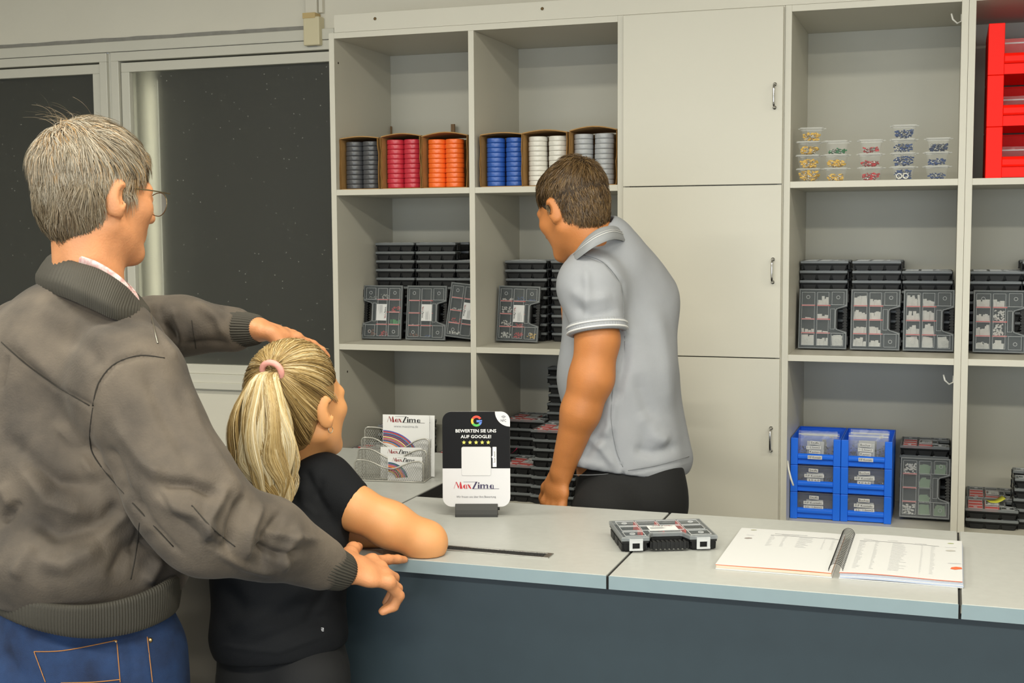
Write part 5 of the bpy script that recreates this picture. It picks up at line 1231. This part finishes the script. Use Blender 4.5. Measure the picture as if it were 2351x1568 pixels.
G=[cone(W(652,1150,2.55),W(640,1300,2.425),(.112,.086),(.120,.090),.05,side=_r0),cone(W(640,1300,2.425),W(640,1455,2.39),(.118,.092),(.128,.100),.04,side=_r0),
   cone(W(600,1098,2.69),W(735,1118,2.49),.052,.054,.05),SLG,cone(W(600,1098,2.69),W(640,1170,2.72),.05,.045,.03),
   cone(W(675,1050,2.57),W(668,1085,2.57),.045,.055,.02)]
# cut sleeve end and hem flat
def half(p,n,k=.003):
    p=np.array(p,float); n=nrm(n); 
    pr=Prim([-9]*3,[9]*3,lambda P:-( (P-p)@n),k,'s'); return pr
sd=nrm(W(870,1195,2.452)-W(742,1120,2.475)); spt=W(812,1165,2.452)
def halfloc(p,n,c,r,k=.004):
    """remove everything beyond the plane (p,n) but only within a ball around c"""
    p=np.array(p,float); n=nrm(n); c=np.array(c,float)
    return Prim(c-r,c+r,lambda P:np.maximum(-((P-p)@n),np.linalg.norm(P-c,axis=1)-r),k,'s')
sl=[q for q in G if q is SLG][0]; G.remove(sl); G=[sl,halfloc(spt,sd,spt+sd*.06,.085)]+G
hemp=W(640,1497,2.38); G+=[Prim([-9]*3,[9]*3,lambda P:((P-hemp)@nrm(ZU-_r0*.10)),.004,'s')]
V,Q=surface(G,.0040); V=smooth(V,Q,2); N=vnormals(V,Q)
V=folds(V,N,[([(700,1075),(715,1110),(735,1150)],9,-.005),([(690,1100),(700,1160),(740,1200)],14,.006),([(740,1090),(730,1140),(760,1190)],10,-.004),([(500,1330),(560,1400),(700,1410)],22,-.006),([(520,1450),(620,1400),(760,1330)],20,.007),([(560,1490),(660,1450),(780,1400)],14,-.005),([(500,1480),(560,1490),(640,1497),(795,1440)],5,.002),([(750,1250),(700,1330),(650,1380)],16,.005),([(770,1300),(740,1370),(700,1430)],12,-.004),([(650,1180),(720,1230),(760,1240)],12,-.005)])
V=V+N*(noise3(V,35,8,2)*.0012)[:,None]
ts=npmesh('t_shirt',V,Q,TSM,gi)
px,py,d=proj_np(V); q=np.argmin((px-743)**2+(py-1443)**2+(d*50)**2); b=MB(); c=V[q]-CF*.002
for x0,x1,y0,y1 in ((-3,3,-4,-2.5),(-3,3,2.5,4),(1,3,-4,0),(-3,-1,0,4),(-3,3,-.8,.8)): b.add([tuple(c+(x*CR+y*-CU)*d[q]/FPX) for x,y in ((x0,y0),(x1,y0),(x1,y1),(x0,y1))],[(0,1,2,3)])
o=b.build('shirt_mark',mat('mark_grey','#c9c9cc',.6),ts)
LEG=mat('black_leggings','#0c0d10',.85,bump=.1,bscale=400)
TR=[cone(W(640,1440,2.42),W(650,1540,2.43),(.112,.09),(.125,.105),.04,side=_r0)]
for hx,dd in ((585,2.50),(710,2.36)):
    hp_=W(hx,1560,dd); k_=np.array([hp_[0],hp_[1],.42])+F2*.02; a_=np.array([hp_[0],hp_[1],.08]); TR+=[cone(hp_,k_,.075,.052,.03),cone(k_,a_,.052,.038,.03)]; shoe(gi,a_[0],a_[1],F2,SHOEM)
V,Q=surface(TR,.0065); V=smooth(V,Q,1); npmesh('leggings',V,Q,LEG,gi)
# ---- girl's hair: swept back to a high ponytail
HM2=hairmat('blond_hair',['#5d4828','#8f7445','#c0a36c','#dac79b','#ece0c2'],.36)
GRX=np.array([.0755,.0945,.0900]); GOC=np.array([0,-.018,.037])
for dd_ in np.linspace(2.25,2.6,300):
    tie=W(627,850,dd_); tl=((tie-gc)@AG.T)/GS
    if np.linalg.norm((tl-GOC)/GRX)<1.03: break
TD=float(dd_)
def keep2(L):
    x,y,z=L.T; ax=np.abs(x); return ~((y>.064)&(z<.052))&~((ax>.030)&(y>.034)&(z<.016))&~((ax>.045)&(y>-.024)&(z<.006))&~((z<-.02)&(y>-.035))&(z>-.068)
def flow2(L): return nrm_rows(tl-L)
g=np.random.default_rng(12)
u=g.normal(size=(90000,3)); u/=np.linalg.norm(u,axis=1)[:,None]; rx=np.array([.0755,.0945,.0900]); oc=np.array([0,-.018,.037]); u[:,2]-=.3*(u[:,2]<0); L=hproj(u*rx+oc,rx,oc)*rx+oc; m=keep2(L); L=L[m][:19000]; n=len(L); K=10; P=[]
tdir=hproj(tl[None],rx,oc)[0]
for j in range(K):
    t=j/(K-1); q=(L-oc)/rx; tt=t*.98; w=hproj((q*(1-tt)+tdir*tt)*rx+oc,rx,oc); h=.001+.006*math.sin(PI*t)+.010*t**3; p=w*(rx+h)+oc
    if j>K-3: p=p*(1-(j-(K-3))*.45)+(tl+g.normal(size=L.shape)*.004)*((j-(K-3))*.45)
    P.append(p)
P=np.stack(P,1); jn_=(g.normal(size=(n,1,3))*.0012)*np.sin(np.linspace(0,PI,K))[None,:,None]; P=gc+GS*((P+jn_)@AG)
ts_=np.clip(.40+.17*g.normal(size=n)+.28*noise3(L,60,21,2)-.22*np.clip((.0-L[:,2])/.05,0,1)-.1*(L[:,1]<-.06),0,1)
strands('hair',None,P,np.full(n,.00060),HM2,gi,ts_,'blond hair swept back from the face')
V,Q=hair_cap(gc,AG,GS*.985,front=.105,low=-.030)
npmesh('hair_base',V,Q,hairmat('blond_base',['#7a5c34','#a58452'],.6),gi,attr=np.clip(.5+noise3(V,80,5)*.6,0,1))
# ponytail: guide line and width by height in the photograph, hanging down her back
GU=np.array([W(628,850,TD),W(606,866,TD-.026),W(600,930,TD-.036),W(604,1000,TD-.03),W(605,1060,TD-.018),W(622,1110,TD-.008),W(640,1165,TD)]); GW_=np.array([.012,.024,.046,.062,.064,.050,.018])
n=15000; K=16; a=g.random(n)*2*PI; rr_=np.sqrt(g.random(n)); ph=g.random(n)*6.28; ncl=46; ca=g.random(ncl)*2*PI; cr=np.sqrt(g.random(ncl))*.92; cph=g.random(ncl)*6.28; cid=g.integers(0,ncl,n); P=np.zeros((n,K,3)); GUs=spl(GU,K,False); GWs=np.interp(np.linspace(0,1,K),np.linspace(0,1,len(GU)),GW_); endt=1-.30*g.random(n)**2; lx=np.cos(a)*rr_; ly=np.sin(a)*rr_; ox=np.cos(ca[cid])*cr[cid]+.17*lx; oy=np.sin(ca[cid])*cr[cid]+.2*ly
for j in range(K):
    t=j/(K-1)*endt; c=np.stack([np.interp(t,np.linspace(0,1,K),GUs[:,i]) for i in range(3)],1); w=np.interp(t,np.linspace(0,1,K),GWs)
    wav=.0085*np.sin(t*13+cph[cid]+lx*.5)*t**.8; P[:,j]=c+((ox*w+wav)[:,None])*_r0+((oy*w*.42+.004*np.sin(t*7+ox*6))[:,None])*_f0
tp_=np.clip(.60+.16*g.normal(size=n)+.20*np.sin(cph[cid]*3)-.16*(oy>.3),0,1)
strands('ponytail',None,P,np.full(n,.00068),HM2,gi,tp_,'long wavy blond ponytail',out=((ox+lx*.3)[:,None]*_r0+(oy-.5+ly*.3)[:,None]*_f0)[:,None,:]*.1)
nf=90; st_=gc+GS*((hproj((g.normal(size=(nf,3))*[.6,.6,.15]+[0,0,1])*GRX+GOC,GRX,GOC)*GRX+GOC)@AG); dr=g.normal(size=(nf,3))*[.6,.6,.3]+[.2,.1,.35]; fl=np.stack([st_+((dr*t*.015+np.array([0,.01,-.012])*t*t)@AG)*GS for t in np.linspace(0,1,6)],1); strands('hair_wisps',None,fl,np.full(nf,.00032),HM2,gi,np.full(nf,.7))
# wisps beside the face and end of the tail below the sleeve
c0=W(597,1300,2.36); fl=np.stack([c0+np.outer(g.normal(size=60)*.012,_r0)+((-ZU*.012)*t+_r0*.006*np.sin(3*t))[None]+np.outer(g.normal(size=60)*.004*t,_r0) for t in np.linspace(0,2.2,6)],1); strands('hair_wisps',None,fl,np.full(60,.0006),HM2,gi,np.full(60,.6))
# pink hair tie
tx=nrm(GU[1]-GU[0]+(_r0*-.01)); ax_=nrm(W(606,874,TD-.03)-W(634,840,TD+.02)); e1=nrm(np.cross(ax_,_f0)); e2=np.cross(ax_,e1); cc=W(624,853,TD-.010)
MB().tube([tuple(cc-np.array(gi.location)*0+.0185*(math.cos(q)*e1+math.sin(q)*e2)) for q in np.linspace(0,2*PI,25)[:-1]],.0058,8,closed=True).build('hair_tie',mat('pink_band','#e8a49a',.7,bump=.3,bscale=300),gi,smooth=True,label='pale pink hair tie').location=-Vector(gi.location)
ec=gc+GS*(np.array([.082,-.004,-.044])@AG); MB().tube([tuple(ec+.0058*(math.cos(q)*AG[1]+math.sin(q)*AG[2])) for q in np.linspace(0,2*PI,17)[:-1]],.0007,6,closed=True).build('earring',mat('silver_ring','#c9c4b8',.2,metal=1),gi,smooth=True).location=-Vector(gi.location)
# ================= SHOP MAN =================
F3=nrm(-_r0*.66+_f0*.74); DS=3.30; sc_=W(1314,480,DS+.02); AS=frame(nrm(F3-ZU*.42))
sm=place_person('person','man in pale grey polo shirt with white trim, turned towards the shelving, arm hanging',*W(1440,1150,DS)[:2])
sn=W(1375,580,DS)
B3=head_prims(sc_,AS,1.0,neck=sn,nr=.060)
s_l=W(1352,650,DS-.07); s_r=W(1470,660,DS+.26)
B3+=[cone(W(1400,680,DS+.08),W(1440,1080,DS+.02),(.13,.09),(.13,.09),.05,side=_r0),cone(s_l,s_r,.05,.05,.05)]
sw=W(1290,1083,DS-.05)
B3+=[cone(s_l,W(1372,780,DS-.10),.056,.0525,.02),cone(W(1372,780,DS-.10),W(1358,868,DS-.10),.0525,.0545,.02),cone(W(1358,868,DS-.10),W(1333,945,DS-.09),.0535,.048,.02),cone(W(1333,945,DS-.09),sw,.047,.029,.02)]
srw=W(1500,860,DS+.30); B3+=[cone(s_r,srw,.05,.042,.02),cone(srw,W(1430,880,DS+.42),.04,.028,.02)]
B3+=hand_prims(W(1430,880,DS+.42),nrm(-_r0*.3-ZU*.1+_f0*.5),nrm(-_f0+ZU*.2),ZU,1.0,curl=(25,30,32,35))
B3+=hand_prims(W(1288,1086,DS-.05),nrm(-ZU*.95-_r0*.22),nrm(-_r0*.80-_f0*.60),nrm(_f0*.85-_r0*.5),1.08,curl=(48,52,56,60),spread=.05,thumb=(.35,.25))
V,Q=surface(B3,.0040); V=smooth(V,Q,1,.4); npmesh('body',V,Q,SKIN_S,sm)
PM=mat('polo_grey','#989ba1',.85,bump=.2,bscale=700,noise=.02,nscale=20); PWH=mat('polo_white','#dcdcdc',.8)
SLS=cone(W(1357,662,DS-.075),W(1373,752,DS-.10),.072,.066,.03)
Gs=[cone(W(1392,640,DS+.07),W(1415,860,DS+.04),(.115,.115),(.142,.118),.06,side=_r0),cone(W(1415,860,DS+.04),W(1440,1060,DS+.03),(.142,.118),(.146,.120),.05,side=_r0),ellp(W(1450,760,DS+.09),(.115,.105,.17),.06),
    cone(W(1356,650,DS-.05),W(1470,655,DS+.22),.074,.075,.06),cone(W(1382,566,DS+.02),W(1392,620,DS+.04),.070,.085,.04),cone(W(1415,595,DS+.05),W(1472,690,DS+.12),.074,.097,.05),cone(W(1398,556,DS+.07),W(1430,610,DS+.10),.050,.06,.03),cone(W(1392,552,DS+.02),W(1408,600,DS+.03),.064,.075,.03),
    cone(W(1500,880,DS+.10),W(1538,1050,DS+.09),.060,.060,.05),ellp(W(1350,1050,DS-.0),(.05,.07,.09),.05)]
ad=nrm(W(1368,800,DS-.10)-W(1353,660,DS-.075)); apt=W(1372,762,DS-.10); Gs=[SLS,halfloc(apt,nrm(ad),apt+ad*.07,.095)]+Gs
Gs+=[cone(W(1345,480,DS),W(1364,525,DS+.01),.058,.054,.01,'s')]
h3=W(1440,1095,DS-.10); hn=nrm(-ZU-_r0*.15); Gs+=[Prim([-9]*3,[9]*3,lambda P:-((P-h3)@hn),.004,'s')]
Gs+=[cone(W(1431,1070,DS-.13),W(1437,1112,DS-.13),(.0012,.05),(.0075,.05),.002,'s',side=_r0)]
V,Q=surface(Gs,.0045); V=smooth(V,Q,2); N=vnormals(V,Q)
V=folds(V,N,[(p,w*1.1,h*1.5) for p,w,h in [([(1335,582),(1390,600),(1430,650),(1437,700)],3.5,-.0035),([(1425,760),(1415,860),(1402,960),(1412,1040),(1430,1095)],4,-.003),([(1305,660),(1350,690),(1410,680)],12,.005),([(1310,700),(1360,725),(1425,710)],11,-.005),([(1345,610),(1350,680),(1345,740)],9,.005),([(1440,760),(1430,850),(1405,930)],12,-.010),([(1410,900),(1400,980),(1370,1040)],11,.007),([(1400,1000),(1360,1020),(1330,1070)],10,-.006),
 ([(1330,990),(1380,1030),(1420,1080)],9,.005),([(1470,940),(1500,1000),(1540,1020)],16,.006),([(1450,1030),(1500,1040),(1570,1020)],12,-.006),([(1500,700),(1530,820),(1540,960)],18,.005),([(1460,850),(1490,950),(1480,1060)],16,-.005),([(1290,1040),(1340,1060),(1400,1075)],8,.003),([(1300,1098),(1430,1092)],3,-.002),([(1440,1088),(1590,1055)],3,-.002)]])
V=V+N*(noise3(V,26,31,2)*.0018)[:,None]
po=npmesh('polo_shirt',V,Q,PM,sm)
PSM=mat('polo_seam','#7f8286',.9)
for L_ in ([(1340,586),(1385,602),(1424,650),(1432,700),(1430,745)],[(1418,800),(1408,880),(1403,960),(1414,1030),(1430,1072)],[(1310,1090),(1370,1090),(1426,1084)],[(1442,1080),(1510,1068),(1582,1048)]): seam(V,L_,PSM,po,.0009)
ct=wring([(1326,572,3.26),(1345,545,3.20),(1375,524,3.19),(1405,518,3.22),(1424,522,3.30),(1415,522,3.38),(1385,535,3.42),(1345,560,3.38)])
cb=wring([(1318,586,3.255),(1340,566,3.17),(1372,545,3.155),(1408,533,3.19),(1434,542,3.30),(1424,540,3.41),(1388,555,3.46),(1340,580,3.40)])
lerp=lambda a,b,t:[p*(1-t)+q*t for p,q in zip(a,b)]
COLM=mat('polo_collar','#8f9296',.85,bump=.2,bscale=500)
band('collar',[[p+nrm(p-np.mean(cb,0))*.012-ZU*.020 for p in cb],cb,lerp(cb,ct,.5),ct],1,0,COLM,po,'grey polo collar with white tipping',n=90,thick=.002)
out=lambda R,dd:[p+nrm(p-np.mean(R,0))*dd for p in R]
for t0,t1_ in ((.02,.16),(.30,.40)): band('white_tipping',[out(lerp(cb,ct,t0),.0018),out(lerp(cb,ct,(t0+t1_)/2),.003),out(lerp(cb,ct,t1_),.0025)],1,0,PWH,po,n=90,thick=.0008)
c0=W(1369,740,DS-.10); 
for i,(a0,a1,mm,rr_) in enumerate(((-.002,.026,PM,.0715),(.004,.009,PWH,.0752),(.017,.0225,PWH,.0752))):
    tubeband('sleeve_band',apt+ad*(a0-.022),apt+ad*(a1-.022),rr_,rr_,1 if i else 60,po,None,mm,1.0,0 if i else .0003)
BTR=mat('black_trousers','#0e0f11',.85,bump=.3,bscale=500)
TR=[cone(W(1445,1060,DS+.03),W(1445,1160,DS+.02),(.135,.105),(.140,.112),.04,side=_r0),ellp(W(1510,1150,DS+.0),(.07,.09,.10),.04)]
for hx,dd in ((1390,DS-.06),(1500,DS+.12)):
    hp_=W(hx,1180,dd); k_=np.array([hp_[0],hp_[1],.5]); a_=np.array([hp_[0],hp_[1],.09]); TR+=[cone(hp_,k_,.088,.065,.04),cone(k_,a_,.065,.05,.03)]; shoe(sm,a_[0],a_[1],F3,SHOEM)
V,Q=surface(TR,.0065); V=smooth(V,Q,1); npmesh('trousers',V,Q,BTR,sm)
HM3=hairmat('brown_hair',['#2c2014','#493722','#6b5233','#84693f','#9a8d78'],.45)
def keep3(L):
    x,y,z=L.T; ax=np.abs(x); return (z>-.070)&~((y>.050)&(z<.052))&~((ax>.035)&(y>.014)&(z<.030))&~((ax>.045)&(y>-.028)&(z<.006))&~((z<-.02)&(y>-.030))&~((z<-.045)&(y>-.055))
def flow3(L):
    d=L-np.array([.0,-.060,.095]); d[:,2]-=.03; d[:,1]+=np.where(L[:,2]>.05,.06,0); return nrm_rows(d)
P3=scalp_hair(sc_,AS,1.0,18000,keep3,flow3,lambda L:np.where(L[:,2]>.05,.032,.020),lambda L:np.where(L[:,2]>.05,.008,.004),k=6,seed=14,jit=.22,mess=.45)
rl=((P3[:,0]-sc_)@AS.T); t3=np.clip(.38+.16*g.normal(size=len(P3))+.15*noise3(P3[:,0],140,3)+np.where((rl[:,1]>.0)&(rl[:,2]<.03),.4,0),0,1)
strands('hair',None,P3,np.full(len(P3),.0007),HM3,sm,t3,'short brown hair')
V,Q=hair_cap(sc_,AS,1.0,low=-.034)
npmesh('hair_base',V,Q,hairmat('brown_base',['#2a2015','#443424'],.7),sm,attr=np.clip(.5+noise3(V,90,2)*.6,0,1))
# stubble along the jaw is left to the skin shading of the face
